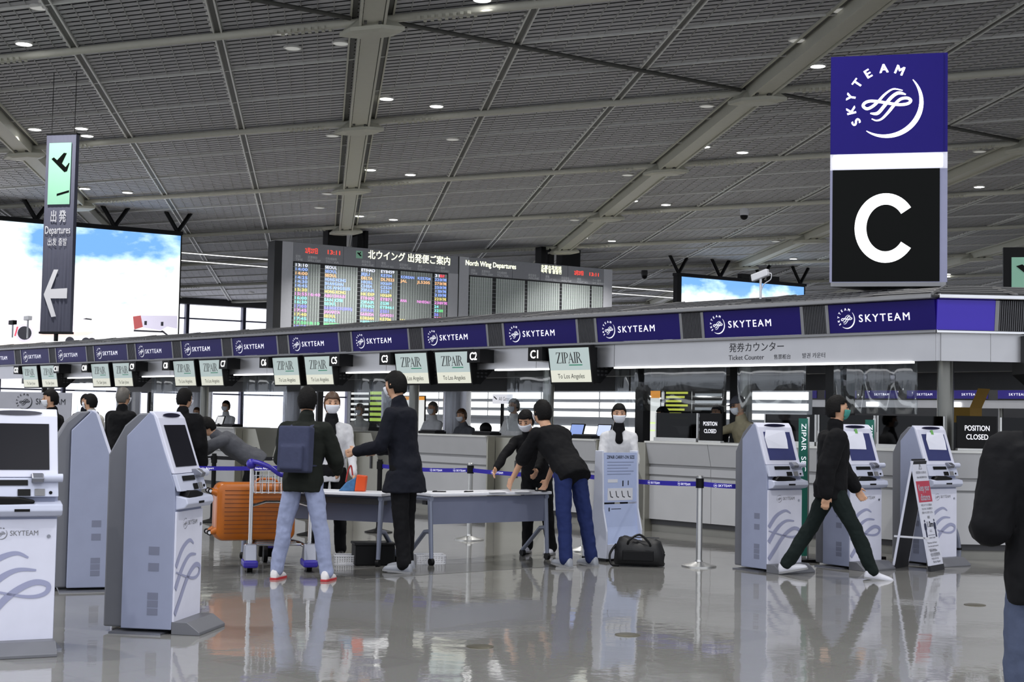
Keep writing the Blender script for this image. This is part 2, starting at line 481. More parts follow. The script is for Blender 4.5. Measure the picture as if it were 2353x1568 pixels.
for on, L in ((True, LAMPS_ON), (False, LAMPS_OFF)):
    for r, (x, y) in enumerate(sorted(L)):
        p = ceil_px(x, y, 0.04)
        lab = ('glowing' if on else 'dim') + ' round ceiling downlight, ' + ORD[r] + ' ' + ('glowing' if on else 'dim') + ' one from the left edge'
        t = thing('ceiling_downlight', lab, 'ceiling light', p, 0, ('glowing' if on else 'dim') + ' ceiling downlights')
        place('trim_ring', dl_ring, t); place('lens', dl_on if on else dl_off, t)
        if on: lamp_light(t)

# unseen downlights, added above and behind the camera to brighten floor and ceiling
k_ = 0
for j in (-3.2, -2.2, -1.25, -0.35):
    for i in (-0.6, 0.4, 1.35, 2.3):
        p = cpt(i, j, -0.04)
        if vis(p, p + Vector((0.3, 0, 0)), 60): continue
        t = thing('ceiling_downlight', 'unseen ceiling downlight added for extra light above the camera, out of the picture', 'ceiling light', p, 0, 'added downlights out of the picture')
        place('trim_ring', dl_ring, t); place('lens', dl_on, t); lamp_light(t)

# ------------------------------------------------------------------ the check-in island: frame x = -s along the counters, y = away from the camera
IR = math.radians(-48.3)
M_purple = mat('purple_sign_face', '#1b1064', 0.4, emit=0.06, var=0.04, spec=0.2)
M_purple2 = mat('purple_trim', '#2c1f86', 0.4)
M_glyph = mat('white_lettering', '#e6e6ee', 0.5, emit=0.75, var=0)
M_glyph_hot = mat('lit_white_lettering', '#ffffff', 0.5, emit=2.2, var=0)
M_text = mat('dark_lettering', '#1c1d26', 0.6, var=0)
M_silver = mat('brushed_silver_band', '#b9b9bc', 0.38, 0.75, scale=3)
M_trim = mat('canopy_trim', '#8a8a8c', 0.35, 0.5)
M_vent = mat('vent_dark', '#26262a', 0.6)
M_ventslat = mat('vent_slat', '#58585c', 0.45, 0.3)
M_roofbar = mat('roof_bar', '#7f7f80', 0.4, 0.4)
M_strip = mat('strip_light', '#ffffff', 0.5, emit=3.2, var=0)
M_soffit = mat('soffit_grey', '#6f7074', 0.6)

def emblem(name, m, parent, loc, R, y=0.0):
    """round alliance emblem: arc, ring of letters and a looped ribbon; R = radius"""
    b = MB()
    n = 40
    pts, wd = [], []
    for k in range(n + 1):
        a = math.radians(41 - (41 + 124) * k / n)
        pts.append((R * math.cos(a), R * math.sin(a)))
        wd.append(R * (0.02 + 0.125 * math.sin(PI * min(1, max(0, k / n))) ** 0.8))
    b.ribbon(pts, wd)
    for ch, ang in zip('SKYTEAM', (213, 192, 169, 144, 121, 94, 68)):
        me = text_mesh(ch, R * 0.36, 0.03, 1, 1, 'CENTER')
        th = math.radians(ang - 90); cx, cz = R * 0.9 * math.cos(math.radians(ang)), R * 0.9 * math.sin(math.radians(ang))
        b.mesh(me, lambda c: Vector((cx + c.x * math.cos(th) - c.z * math.sin(th), 0, cz + c.x * math.sin(th) + c.z * math.cos(th))))
    S = R / 195.0
    def cv(L): return [((x - 505) * S, (395 - z) * S) for x, z in L]
    A = cv([(596, 328), (545, 318), (500, 345), (460, 388), (428, 416), (398, 428), (377, 412), (386, 394), (415, 384), (460, 388), (520, 400), (580, 410), (625, 405), (641, 388), (622, 373), (585, 378), (552, 408), (517, 452), (482, 488), (452, 498), (425, 487)])
    B = cv([(614, 352), (572, 342), (532, 368), (492, 418), (457, 456), (417, 455)])
    for L, w0 in ((A, 15), (B, 17)):
        P = [(p.x, p.y) for p in spline([(x, z) for x, z in L], 6)]
        b.ribbon(P, [w0 * S * (0.35 + 0.75 * min(1, 6 * min(k, len(P) - 1 - k) / len(P))) for k in range(len(P))], -0.0005)
    return b.build(name, m, parent, loc=loc)

canopy = thing('counter_canopy', 'long canopy over the check-in counters with purple sign panels and grey vents', 'canopy', (0, 0, 0), IR)
X1 = -8.91                                   # right-hand corner of the front
YB, YT = 14.335, 14.29                       # bottom and top of the tilted fascia
tilt = math.atan2(YB - YT, 0.34)
ex, ey = 0.639, 0.769                        # direction of the end face
EA = math.atan2(ey, ex)
def panel_box(w, h, d=0.04): return MB().box(0, w, 0, d, 0, h)
pan_me = panel_box(1.545, 0.34).data('sign_panel', M_purple)
pan0_me = panel_box(1.44, 0.34).data('sign_panel', M_purple)
vm = MB().box(0, 0.415, 0.03, 0.06, 0, 0.34, 0)
for k in range(13):
    vm.box(0.055 + 0.024 * k, 0.067 + 0.024 * k, 0.0, 0.03, 0.0, 0.34, 1)
vm.box(0, 0.045, -0.008, 0.03, 0, 0.34, 2).box(0.37, 0.415, -0.008, 0.03, 0, 0.34, 2)
vent_me = vm.data('vent_panel', [M_vent, M_ventslat, M_trim])
sky_t = text_mesh('SKYTEAM', 0.125, 0.012, 1.30, 1.08)
for n in range(16):
    s_left = 10.35 + 1.96 * n
    o = place('sign_panel', pan0_me if n == 0 else pan_me, canopy, (-s_left, YB, 2.585), (tilt, 0, 0))
    dx = 0.0 if n else 0.02
    emblem('emblem', M_glyph, o, (0.23 + dx, -0.003, 0.165), 0.112)
    me = sky_t if len(sky_t.materials) else sky_t
    if not len(sky_t.materials): sky_t.materials.append(M_glyph)
    place('lettering', sky_t, o, (0.40 + dx, -0.003, 0.122))
    place('vent_panel', vent_me, canopy, (-s_left - 0.415, YB, 2.585), (tilt, 0, 0))
XL = -(10.35 + 1.96 * 15 + 0.42)             # far end of the canopy
# end face: brighter purple paints in the light falling on this side
c0 = Vector((X1, YB, 2.585))
def end_at(d): return Vector((X1 + ex * d, YB + ey * d, 2.585))
place('sign_panel', panel_box(0.66, 0.34).data('sign_panel', mat('purple_sign_face_lit_side', '#3a2aa6', 0.3, emit=0.22, var=0.03)), canopy, end_at(0.0), (tilt, 0, EA))
for d in (0.66, 3.05):
    place('vent_panel', vent_me, canopy, end_at(d), (tilt, 0, EA))
for d in (1.075, ):
    place('sign_panel', panel_box(1.97, 0.34).data('sign_panel', mat('purple_sign_face_lit_side', '#3a2aa6')), canopy, end_at(d), (tilt, 0, EA))
EL = 3.465
def endrun(m, y0, y1, z0, z1, mi=0):
    m.box(0, EL, y0, y1, z0, z1, mi)
    return m
MB().box(XL, X1, 14.21, 14.36, 2.93, 2.985).build('edge_trim', M_trim, canopy, bevel=0.01)
endrun(MB(), -0.11, 0.05, 2.93, 2.985).build('edge_trim', M_chrome, canopy, loc=(X1, YB - 0.0, 0), rot=(0, 0, EA), bevel=0.01)
MB().box(XL, X1, 14.31, 14.44, 2.545, 2.583).build('edge_trim', M_trim, canopy, bevel=0.008)
endrun(MB(), -0.02, 0.1, 2.545, 2.583).build('edge_trim', M_chrome, canopy, loc=(X1, YB, 0), rot=(0, 0, EA), bevel=0.008)
# silver band
x = X1 + 0.02
edges = [X1 + 0.02, -14.0] + [-(15.6 + 3.68 * k) for k in range(7)]
for a, b in zip(edges[1:], edges[:-1]):
    MB().box(a + 0.004, b - 0.004, 14.385, 14.41, 2.235, 2.545).build('band_panel', M_silver, canopy)
MB().box(0.0, 0.62, 0.06, 0.085, 2.235, 2.545).build('band_panel', M_silver, canopy, loc=(X1 + 0.02, YB, 0), rot=(0, 0, EA))
MB().box(0.624, EL, 0.06, 0.085, 2.235, 2.545).build('band_panel', M_silver, canopy, loc=(X1 + 0.02, YB, 0), rot=(0, 0, EA))
for a, b in ((-13.98, -9.25), (-16.5, -15.3), (-20.4, -18.9), (-24.1, -22.6), (-27.8, -26.2), (-31.4, -29.9)):
    MB().box(a, b, 14.36, 14.43, 2.212, 2.234).build('strip_light', M_strip, canopy)
# soffit and back
MB().prism([(XL, 14.41), (X1, 14.41), (X1 + ex * EL, 14.41 + ey * EL), (X1 + ex * EL, 20.5), (XL, 20.5)], 'z', 2.50, 2.54).build('soffit', M_soffit, canopy)
MB().box(XL, X1 + ex * EL, 20.4, 20.5, 2.54, 2.98).build('back_fascia', M_purple2, canopy)
MB().box(XL, XL + 0.1, 14.4, 20.5, 2.54, 2.98).build('end_fascia', M_purple2, canopy)
MB().box(XL, X1, 17.0, 17.25, 2.22, 2.5).build('service_beam', M_mgrey, canopy)
# roof: louvred slope, ridge, back slope
RY, RZ, EZ = 15.5, 3.19, 2.985
enx, eny = -ey, ex                            # inward normal of the end face
inw = RY - 14.23
# hip point: intersection of the ridge with the ridge of the end face
d_h = (inw - eny * inw) / ey
HX = X1 + enx * inw + ex * d_h
roof_me = MB(); L = 1.96
sl = math.hypot(RY - 14.23, RZ - EZ)
roof_me.box(0, L, 0, sl, -0.03, -0.015, 0)
roof_me.box(0.0, 0.05, 0, sl, -0.015, 0.02, 1).box(0.11, 0.16, 0, sl, -0.015, 0.02, 1)
for k in range(4): roof_me.box(0, L, 0.06 + (sl - 0.12) * k / 3 - 0.012, 0.06 + (sl - 0.12) * k / 3 + 0.012, -0.015, 0.012, 1)
for k in range(14): roof_me.box(0.2 + 0.126 * k, 0.214 + 0.126 * k, 0.03, sl - 0.03, -0.015, 0.005, 2)
roof_me = roof_me.data('roof_panel', [M_vent, M_roofbar, M_ventslat])
rp = math.atan2(RZ - EZ, RY - 14.23)
n = 0
while -(9.5 + 1.96 * n) - 1.96 > XL - 1:
    xl = -(9.93 + 1.96 * n) - L + 0.0
    place('roof_panel', roof_me, canopy, (xl, 14.23, EZ), (rp, 0, 0)); n += 1
hp = [(-9.93, 14.23, EZ), (X1, 14.23, EZ), (HX, RY, RZ), (-9.93, RY, RZ)]
dn = Vector((0, 0, -0.02))
MB().hexa([Vector(p) + dn * 2 for p in hp] + [Vector(p) + dn for p in hp]).build('roof_panel', M_vent, canopy)
hb = MB()
hb.tube([(-9.9, 14.25, EZ), (-9.9, RY, RZ)], 0.02, 6).tube([(X1, 14.25, EZ), (HX, RY, RZ + 0.01)], 0.02, 6)
for k in range(1, 4):
    f = k / 4
    hb.tube([(-9.93, 14.23 + f * (RY - 14.23), EZ + f * (RZ - EZ)), (X1 + f * (HX - X1), 14.23 + f * (RY - 14.23), EZ + f * (RZ - EZ))], 0.011, 5)
hb.build('hip_bar', M_roofbar, canopy)
e2_ = Vector((X1 + ex * EL, 14.23 + ey * EL, EZ)); r2_ = Vector((HX + ex * (EL - 0.2), RY + ey * (EL - 0.2), RZ))
hp = [Vector((X1, 14.23, EZ)), e2_, r2_, Vector((HX, RY, RZ))]
MB().hexa([p + dn * 2 for p in hp] + [p + dn for p in hp]).build('roof_panel', M_vent, canopy)
hb = MB()
for f in (0.28, 0.55, 0.82):
    hb.tube([hp[0].lerp(hp[1], f), hp[3].lerp(hp[2], f - 0.1)], 0.022, 6)
for f in (0.25, 0.5, 0.75, 1.0):
    hb.tube([hp[0].lerp(hp[3], f), hp[1].lerp(hp[2], f)], 0.012, 5)
hb.build('hip_bar', M_roofbar, canopy)
MB().prism([(XL, RY), (HX, RY), (r2_.x, r2_.y), (r2_.x, 20.4), (XL, 20.4)], 'z', RZ - 0.05, RZ - 0.02).build('roof_deck', M_vent, canopy)
# printed lettering on the silver band
yb = 14.383
text('発券カウンター', 0.128, M_text, canopy, -11.95, yb, 2.405, xs=0.99)
text('Ticket Counter', 0.088, M_text, canopy, -11.955, yb, 2.295, xs=0.98, width=0.57)
text('售票柜台', 0.066, M_text, canopy, -11.23, yb, 2.297)
text('발권 카운터', 0.07, M_text, canopy, -10.80, yb, 2.303, width=0.335)
# posts carrying the canopy
def post(s, t, r, m, label, rect=False):
    o = thing('canopy_post', label, 'post', (0, 0, 0), IR)
    o.location = Matrix.Rotation(IR, 4, 'Z') @ Vector((-s, t, 0))
    if rect: MB().box(-r, r, -r, r, 0, 2.499).build('shaft', m, o)
    else: MB().cyl((0, 0, 0), (0, 0, 2.5), r, n=18).build('shaft', m, o, True)
    MB().lathe([(r + 0.05, 0), (r + 0.05, 0.03), (r, 0.05)], 18).build('base_collar', m, o, True)
M_post = mat('post_grey_metal', '#7d7d78', 0.3, 0.7)
post(9.20, 15.0, 0.095, M_post, 'grey round steel post under the corner of the canopy, behind the kiosks')
post(12.89, 15.9, 0.085, M_post, 'grey round steel post behind the ticket counter, above the cap-wearing clerk')
post(10.71, 15.05, 0.13, M_blackmetal, 'dark square post above the walking person in black', True)
post(13.10, 15.95, 0.07, M_blackmetal, 'thin black square post hugging the grey post behind the ticket counter', True)
post(14.02, 15.0, 0.075, M_blackmetal, 'black square post at the end of the ticket counter, by its smoked glass', True)
post(15.98, 15.0, 0.085, M_post, 'grey round steel post beside the monitor of counter C1', False)
post(19.30, 15.0, 0.085, M_post, 'grey round steel post below the monitors of counters C2 and C3', False)
post(22.60, 15.0, 0.085, M_post, 'grey round steel post below the monitors of counters C5 and C6', False)
for k, s in enumerate((26.3, 30.0, 33.7)):
    post(s, 15.0, 0.085, M_post, 'grey round steel post below the monitors of counters ' + ('C7 and C8', 'C9 and C10', 'C11 and C12')[k])

# ------------------------------------------------------------------ counter monitors and number signs
ISL = Matrix.Rotation(IR, 4, 'Z')
def isl(s, t, z=0.0): return ISL @ Vector((-s, t, z))
M_scr_hi = mat('screen_pale_green', '#aab8b6', 0.3, emit=0.55, var=0)
M_scr_lo = mat('screen_cream', '#cfcfc0', 0.3, emit=0.62, var=0)
M_scr_txt = mat('screen_black_text', '#15161a', 0.4, var=0)
M_scr_grn = mat('screen_green_line', '#2b8a6a', 0.4, emit=0.2, var=0)
def zipair_mesh(H):
    """six tall serif capitals Z I P A I R with height H"""
    b = MB(); y = 0
    th, tn = 0.13 * H, 0.04 * H
    def q(pts): b.add([(p[0] * H, y, p[1] * H) for p in pts], [tuple(range(len(pts)))])
    def serif(x, z, w=0.2): q([(x - w, z), (x + w, z), (x + w, z + 0.035), (x - w, z + 0.035)])
    # Z
    q([(0.0, 0.95), (0.62, 0.95), (0.62, 1.0), (0.0, 1.0)]); q([(0.0, 0.8), (0.05, 0.8), (0.07, 0.95), (0.0, 0.95)])
    q([(0.0, 0.0), (0.15, 0.0), (0.62, 1.0), (0.47, 1.0)]); q([(0.0, 0.0), (0.66, 0.0), (0.66, 0.05), (0.0, 0.05)]); q([(0.60, 0.05), (0.66, 0.05), (0.66, 0.22)])
    # I
    def I(x): q([(x - 0.065, 0), (x + 0.065, 0), (x + 0.065, 1), (x - 0.065, 1)]); serif(x, 0, 0.14); serif(x, 0.965, 0.14)
    I(0.85)
    def bowl(x0, dx, z0, z1):
        n = 12; o_ = []; i_ = []
        zc, rz = (z0 + z1) / 2, (z1 - z0) / 2
        for k in range(n + 1):
            a = PI / 2 - PI * k / n
            o_.append((x0 + dx * math.cos(a), zc + rz * math.sin(a))); i_.append((x0 + (dx - 0.12) * math.cos(a), zc + (rz - 0.05) * math.sin(a)))
        for k in range(n): q([i_[k], i_[k + 1], o_[k + 1], o_[k]])
    # P
    q([(1.08, 0), (1.21, 0), (1.21, 1), (1.08, 1)]); serif(1.14, 0, 0.14); q([(1.0, 0.965), (1.25, 0.965), (1.25, 1.0), (1.0, 1.0)]); bowl(1.24, 0.34, 0.45, 1.0)
    # A
    q([(1.62, 0), (1.67, 0), (1.96, 0.97), (1.93, 1.03)]); q([(1.93, 1.03), (1.88, 0.86), (2.12, 0), (2.27, 0)]); q([(1.74, 0.32), (2.06, 0.32), (2.05, 0.37), (1.75, 0.37)]); serif(1.65, 0, 0.11); serif(2.2, 0, 0.14)
    I(2.46)
    # R
    q([(2.68, 0), (2.81, 0), (2.81, 1), (2.68, 1)]); serif(2.74, 0, 0.13); q([(2.6, 0.965), (2.85, 0.965), (2.85, 1.0), (2.6, 1.0)]); bowl(2.84, 0.32, 0.48, 1.0)
    q([(2.9, 0.5), (3.03, 0.5), (3.35, 0.0), (3.2, 0.0)])
    return b.data('lettering', M_scr_txt)
zip_me = zipair_mesh(0.155)
zip_ul = MB().box(1.62 * 0.155, 3.36 * 0.155, -0.0005, 0.0, -0.035, -0.020).data('underline', M_scr_grn)
MW, MH = 0.87, 0.545
mon_frame = MB().box(-MW / 2, MW / 2, 0.0, 0.09, -MH, 0).data('housing', M_black)
mon_scr1 = MB().box(-MW / 2 + 0.03, MW / 2 - 0.03, -0.006, 0.0, -0.345, -0.028).data('screen', M_scr_hi)
mon_scr2 = MB().box(-MW / 2 + 0.03, MW / 2 - 0.03, -0.006, 0.0, -MH + 0.028, -0.345).data('screen_strip', M_scr_lo)
bh = MB().prism([(0.09, -0.02), (0.55, -0.02), (0.55, -0.3), (0.3, -MH + 0.02), (0.09, -MH + 0.02)], 'x', -0.36, 0.36)
mon_back = bh.data('rear_box', M_blackmetal)
gr = MB()
for i in range(4):
    for j in range(5):
        gr.box(0.36, 0.364, 0.14 + 0.08 * i, 0.19 + 0.08 * i, -0.42 + 0.055 * j, -0.39 + 0.055 * j)
mon_gr = gr.data('vent_holes', mat('vent_hole_grey', '#3a3a3d', 0.6))
def monitor(tag_, s_l, dest):
    o = thing('flight_monitor', 'flight monitor reading ' + dest + ' under the canopy, at counter ' + tag_, 'monitor', isl(s_l - MW / 2, 14.16, 2.535), IR, 'counter flight monitors')
    t_ = math.radians(9)
    fr = place('housing', mon_frame, o, (0, 0, 0), (t_, 0, 0))
    s1_ = place('screen', mon_scr1, o, (0, 0, 0), (t_, 0, 0)); s2_ = place('screen_strip', mon_scr2, o, (0, 0, 0), (t_, 0, 0))
    place('airline_lettering', zip_me, s1_, (-0.262, -0.008, -0.245)); place('underline', zip_ul, s1_, (-0.262, -0.008, -0.245))
    text(dest, 0.095, M_scr_txt, s2_, 0.01, -0.008, -0.462, 'CENTER', width=0.54 if 'Los' in dest else 0.46)
    place('rear_box', mon_back, o); place('vent_holes', mon_gr, o)
    MB().box(-0.3, 0.3, 0.2, 0.3, -0.02, 0.0).build('bracket', M_blackmetal, o)
pl_me = MB().box(-0.15, 0.15, 0, 0.3, -0.2, 0).data('plate', M_black)
def number(tag_, s_c):
    o = thing('counter_number_sign', 'small black sign with lit white number ' + tag_, 'sign', isl(s_c, 14.10, 2.53), IR, 'counter number signs')
    place('plate', pl_me, o)
    text(tag_, 0.165, M_glyph_hot, o, 0.0, -0.004, -0.16, 'CENTER', bold=0.012, width=0.165 if len(tag_) == 2 else 0.22)
LA, SJ = 'To Los Angeles', 'To San Jose'
for k, (a, b, dest) in enumerate((('C3', 'C2', LA), ('C6', 'C5', LA), ('C8', 'C7', LA), ('C10', 'C9', SJ), ('C12', 'C11', SJ))):
    s0 = 18.78 + 3.68 * k
    monitor(a, s0, dest); monitor(b, s0 - MW - 0.17, dest)
    number(a, s0 + 0.16); number(b, s0 - 2 * MW - 0.17 - 0.17)
monitor('C1', 15.13, LA); number('C1', 15.32)

# ------------------------------------------------------------------ triangular pylon sign with the letter C
py = thing('pylon_sign', 'tall three-sided lit pylon with round emblem and white letter C', 'sign', (4.60, 17.62, 3.20), math.radians(-13.5))
PW = 1.40
def tri(z0, z1, k=1.0, off=0.0):
    h = PW * 0.62
    return MB().prism([(-PW / 2 * k, 0.0), (PW / 2 * k, 0.0), (PW / 2 * k, 0.06), (0.06, h), (-0.06, h), (-PW / 2 * k, 0.06)], 'z', z0, z1)
M_pyb = mat('pylon_black', '#070908', 0.4, spec=0.1)
M_pyp = mat('pylon_purple', '#1b1268', 0.4, emit=0.25, var=0.05, spec=0.15)
tri(0.05, 1.45).build('lower_box', mat('pylon_silver', '#8d8ea6', 0.35, 0.6), py)
MB().box(-PW / 2 + 0.03, PW / 2 - 0.09, -0.012, 0.0, 0.06, 1.45).build('letter_face', M_pyb, py)
tri(1.45, 1.65).build('lit_band', mat('pylon_white_frame', '#c9c9d6', 0.35, emit=0.35, var=0), py)
MB().box(-PW / 2 + 0.04, PW / 2 - 0.06, -0.014, 0.0, 1.47, 1.63).build('lit_band_face', M_glyph_hot, py)
tri(1.65, 2.88).build('upper_box', M_pyp, py)
MB().box(-PW / 2 + 0.01, PW / 2 - 0.05, -0.012, 0.0, 1.655, 2.875).build('emblem_face', M_pyp, py)
emblem('emblem', M_glyph_hot, py, (-0.03, -0.016, 2.28), 0.42)
tri(0.0, 0.05, 0.98).build('base_frame', M_trim, py)
MB().cyl((0, 0.4, -0.16), (0, 0.4, 0.02), 0.07, n=14).build('mast', M_dgrey, py, True)
cb_ = MB(); cp, cw = [], []
for k in range(49):
    a = math.radians(36 + (360 - 72) * k / 48)
    cp.append((0.30 * math.cos(a), 0.36 * math.sin(a))); cw.append(0.14)
cb_.ribbon(cp, cw); cb_.build('lettering', M_glyph_hot, py, loc=(-0.03, -0.016, 0.72))

# ------------------------------------------------------------------ hanging fabric banner with the departures pictogram
dp = thing('departures_banner', 'tall dark fabric banner with green plane pictogram and white arrow, Departures', 'banner', (-10.72, 33.7, 3.1), math.radians(-14))
M_ban = mat('banner_charcoal', '#585a6c', 0.75, bump=0.1)
nx = 24; rg = []
for z in (0.22, 0.6, 1.2, 1.9, 2.6, 3.2, 4.88):
    ring = []
    fold = 0.018 if z < 2.4 else 0.003
    for k in range(nx + 1):
        x = -0.39 + 0.78 * k / nx
        ring.append((x, fold * math.sin(k * 1.9 + z * 0.5), z))
    for k in range(nx, -1, -1):
        x = -0.39 + 0.78 * k / nx
        ring.append((x, 0.14 + fold * math.sin(k * 1.7), z))
    rg.append(ring)
MB().rings([[Vector(p) for p in r] for r in rg]).build('fabric', M_ban, dp, True)
MB().box(-0.40, 0.40, -0.01, 0.16, 4.88, 4.92).build('top_bar', M_blackmetal, dp); MB().box(-0.40, 0.40, -0.03, 0.17, 0.17, 0.22).build('bottom_bar', M_blackmetal, dp)
MB().cyl((0, 0.07, 0.0), (0, 0.07, 0.2), 0.05).build('mast', M_blackmetal, dp, True)
MB().cyl((-0.3, 0.07, 4.92), (-0.3, 0.07, 6.4), 0.008, n=6).cyl((0.3, 0.07, 4.92), (0.3, 0.07, 6.4), 0.008, n=6).build('suspension_wire', M_blackmetal, dp)
M_green = mat('lit_green_panel', '#8cbfa6', 0.4, emit=0.12, var=0.12, scale=1.2)
MB().box(-0.29, 0.29, -0.034, -0.022, 3.22, 4.68).build('pictogram_panel', M_green, dp)
pl = MB()
def pq(pts, m=pl, y=-0.038): m.add([(a, y, c) for a, c in pts], [tuple(range(len(pts)))])
pq([(-0.22, 4.30), (-0.16, 4.34), (-0.07, 4.27), (0.10, 4.44), (0.18, 4.43), (0.06, 4.19), (0.16, 4.10), (0.24, 4.20), (0.26, 4.19), (0.20, 4.0), (0.13, 3.98)])
pl.build('pictogram', M_pyb, dp); pl = MB(); pq([(-0.05, 3.42), (0.27, 3.50), (0.27, 3.55), (-0.05, 3.47)], pl); pl.build('pictogram_runway', M_pyb, dp)
M_bt = mat('banner_white_print', '#dcdce2', 0.6, emit=0.12, var=0)
text('出 発', 0.3, M_bt, dp, 0.0, -0.03, 2.83, 'CENTER', bold=0.015, width=0.40)
text('Departures', 0.26, M_bt, dp, 0.0, -0.03, 2.53, 'CENTER', width=0.66)
text('出发 출발', 0.2, M_bt, dp, 0.0, -0.03, 2.26, 'CENTER', width=0.50)
ar = MB()
ar.add([(x, -0.03, z) for x, z in ((-0.30, 1.1), (-0.06, 1.68), (0.06, 1.68), (-0.12, 1.22), (0.31, 1.24), (0.31, 1.0), (-0.12, 1.0), (0.04, 0.58), (-0.08, 0.56), (-0.29, 1.06))], [(0, 9, 6, 5, 4, 3)[:0] or (0, 1, 2, 3), (3, 4, 5, 6), (0, 3, 6, 9), (9, 6, 7, 8)])
ar.build('arrow', M_bt, dp)
# second banner cut by the right edge of the picture
d2 = thing('departures_banner', 'black banner with green lit panel above the canopy, at the picture\'s edge', 'banner', (8.62, 24.0, 2.9), math.radians(-14))
MB().box(-0.40, 0.40, 0, 0.14, 0.3, 1.62).build('frame', M_black, d2); MB().box(-0.27, 0.29, -0.012, 0, 0.35, 1.45).build('pictogram_panel', M_green, d2)
m_ = MB(); pq([(-0.2, 1.3), (-0.1, 1.33), (0.2, 1.1), (0.1, 1.05)], m_, -0.016); m_.build('pictogram', M_pyb, d2)
MB().cyl((0, 0.07, 0.08), (0, 0.07, 0.3), 0.05).build('mast', M_blackmetal, d2, True)

# ------------------------------------------------------------------ big video screens and the flight board, all on one line
def qpt(a, z=0.0, off=0.0): return Q0 + QD * a + QN * off + Vector((0, 0, z))
def sky_screen():
    m = bpy.data.materials.new('video_sky'); m.use_nodes = True
    nt = m.node_tree; b = nt.nodes['Principled BSDF']
    tc = nt.nodes.new('ShaderNodeTexCoord'); mp = nt.nodes.new('ShaderNodeMapping'); mp.inputs['Scale'].default_value = (0.22, 1, 0.42)
    mp.inputs['Location'].default_value = (0.35, 0, 0.1)
    nz = nt.nodes.new('ShaderNodeTexNoise'); nz.inputs['Scale'].default_value = 1.5; nz.inputs['Detail'].default_value = 7; nz.inputs['Roughness'].default_value = 0.55
    cr = nt.nodes.new('ShaderNodeValToRGB')
    cr.color_ramp.elements[0].position = 0.36; cr.color_ramp.elements[0].color = (*hexc('#6fa6e6'), 1)
    cr.color_ramp.elements[1].position = 0.52; cr.color_ramp.elements[1].color = (1, 1, 1, 1)
    e = cr.color_ramp.elements.new(0.44); e.color = (*hexc('#bfe2fb'), 1)
    # clearer sky high up, hazy white low down
    sp = nt.nodes.new('ShaderNodeSeparateXYZ'); mr = nt.nodes.new('ShaderNodeMapRange')
    mr.inputs['From Min'].default_value = 1.0; mr.inputs['From Max'].default_value = 4.2; mr.inputs['To Min'].default_value = 0.22; mr.inputs['To Max'].default_value = -0.13
    ad = nt.nodes.new('ShaderNodeMath'); ad.operation = 'ADD'
    mx2 = nt.nodes.new('ShaderNodeMapRange'); mx2.inputs['From Min'].default_value = -9.0; mx2.inputs['From Max'].default_value = -4.5; mx2.inputs['To Min'].default_value = 0.25; mx2.inputs['To Max'].default_value = 0.0
    ad2 = nt.nodes.new('ShaderNodeMath'); ad2.operation = 'ADD'
    nt.links.new(tc.outputs['Object'], mp.inputs[0]); nt.links.new(mp.outputs[0], nz.inputs['Vector'])
    nt.links.new(tc.outputs['Object'], sp.inputs[0]); nt.links.new(sp.outputs['Z'], mr.inputs['Value']); nt.links.new(sp.outputs['X'], mx2.inputs['Value'])
    nt.links.new(nz.outputs['Fac'], ad.inputs[0]); nt.links.new(mr.outputs[0], ad.inputs[1])
    nt.links.new(ad.outputs[0], ad2.inputs[0]); nt.links.new(mx2.outputs[0], ad2.inputs[1])
    nt.links.new(ad2.outputs[0], cr.inputs[0])
    nt.links.new(cr.outputs[0], b.inputs['Emission Color']); b.inputs['Emission Strength'].default_value = 1.25
    b.inputs['Base Color'].default_value = (0.02, 0.02, 0.02, 1)
    return m
M_sky = sky_screen()
def vstrut(o, x, z, up=0.85):
    MB().cyl((x, 0.1, z), (x - 0.55, 0.1, z + up), 0.085, n=8).cyl((x, 0.1, z), (x + 0.55, 0.1, z + up), 0.085, n=8).build('v_strut', M_black, o)
sl_ = thing('video_screen', 'huge video screen showing blue sky, clouds, an airliner and a boarding bridge', 'screen', qpt(0, 3.6), QA)
MB().box(-10.5, 0.0, 0.0, 0.3, 0.0, 4.85).build('cabinet', M_black, sl_)
face = MB().box(-10.4, -0.06, -0.02, 0.0, 0.0, 4.75).build('display', M_sky, sl_)
MB().box(-10.5, 0.02, -0.06, 0.3, 4.78, 4.92).build('top_rail', M_black, sl_)
for x in (-8.4, -5.55, -2.62, -0.15): vstrut(sl_, x, 4.9)
for x in (-9.0, -5.0, -1.0): MB().box(x - 0.1, x + 0.1, 0.1, 0.25, -3.6, 0).build('support_leg', M_black, sl_)
# picture shapes on the display: airliner nose, engine, wheels, boarding bridge
def emit(name, c, e=1.0): return mat(name, c, 0.5, emit=e, var=0)
def flat(pts, y, m, nm, par): MB().add([(x, y, z) for x, z in pts], [tuple(range(len(pts)))]).build(nm, m, par)
fus = [(-10.3, 1.20), (-5.2, 1.28), (-4.4, 1.42), (-3.9, 1.40), (-3.45, 1.22), (-3.15, 1.0), (-3.2, 0.85), (-3.6, 0.72), (-4.4, 0.62), (-5.4, 0.62), (-10.3, 0.5)]
flat(fus, -0.03, emit('picture_fuselage', '#dcd2e2', 1.0), 'picture_fuselage', sl_)
flat([(-5.3, 0.60), (-4.4, 0.60), (-3.55, 0.70), (-3.25, 0.86), (-4.2, 0.80), (-5.3, 0.72)], -0.032, emit('picture_belly', '#d6b3ae', 0.9), 'picture_belly', sl_)
flat([(-3.75, 1.30), (-3.62, 1.35), (-3.4, 1.33), (-3.42, 1.28)], -0.034, emit('picture_dark', '#2b2b34', 0.4), 'picture_cockpit', sl_)
def disc(x, z, r, y, m, nm, n=20): flat([(x + r * math.cos(2 * PI * k / n), z + r * math.sin(2 * PI * k / n)) for k in range(n)], y, m, nm, sl_)
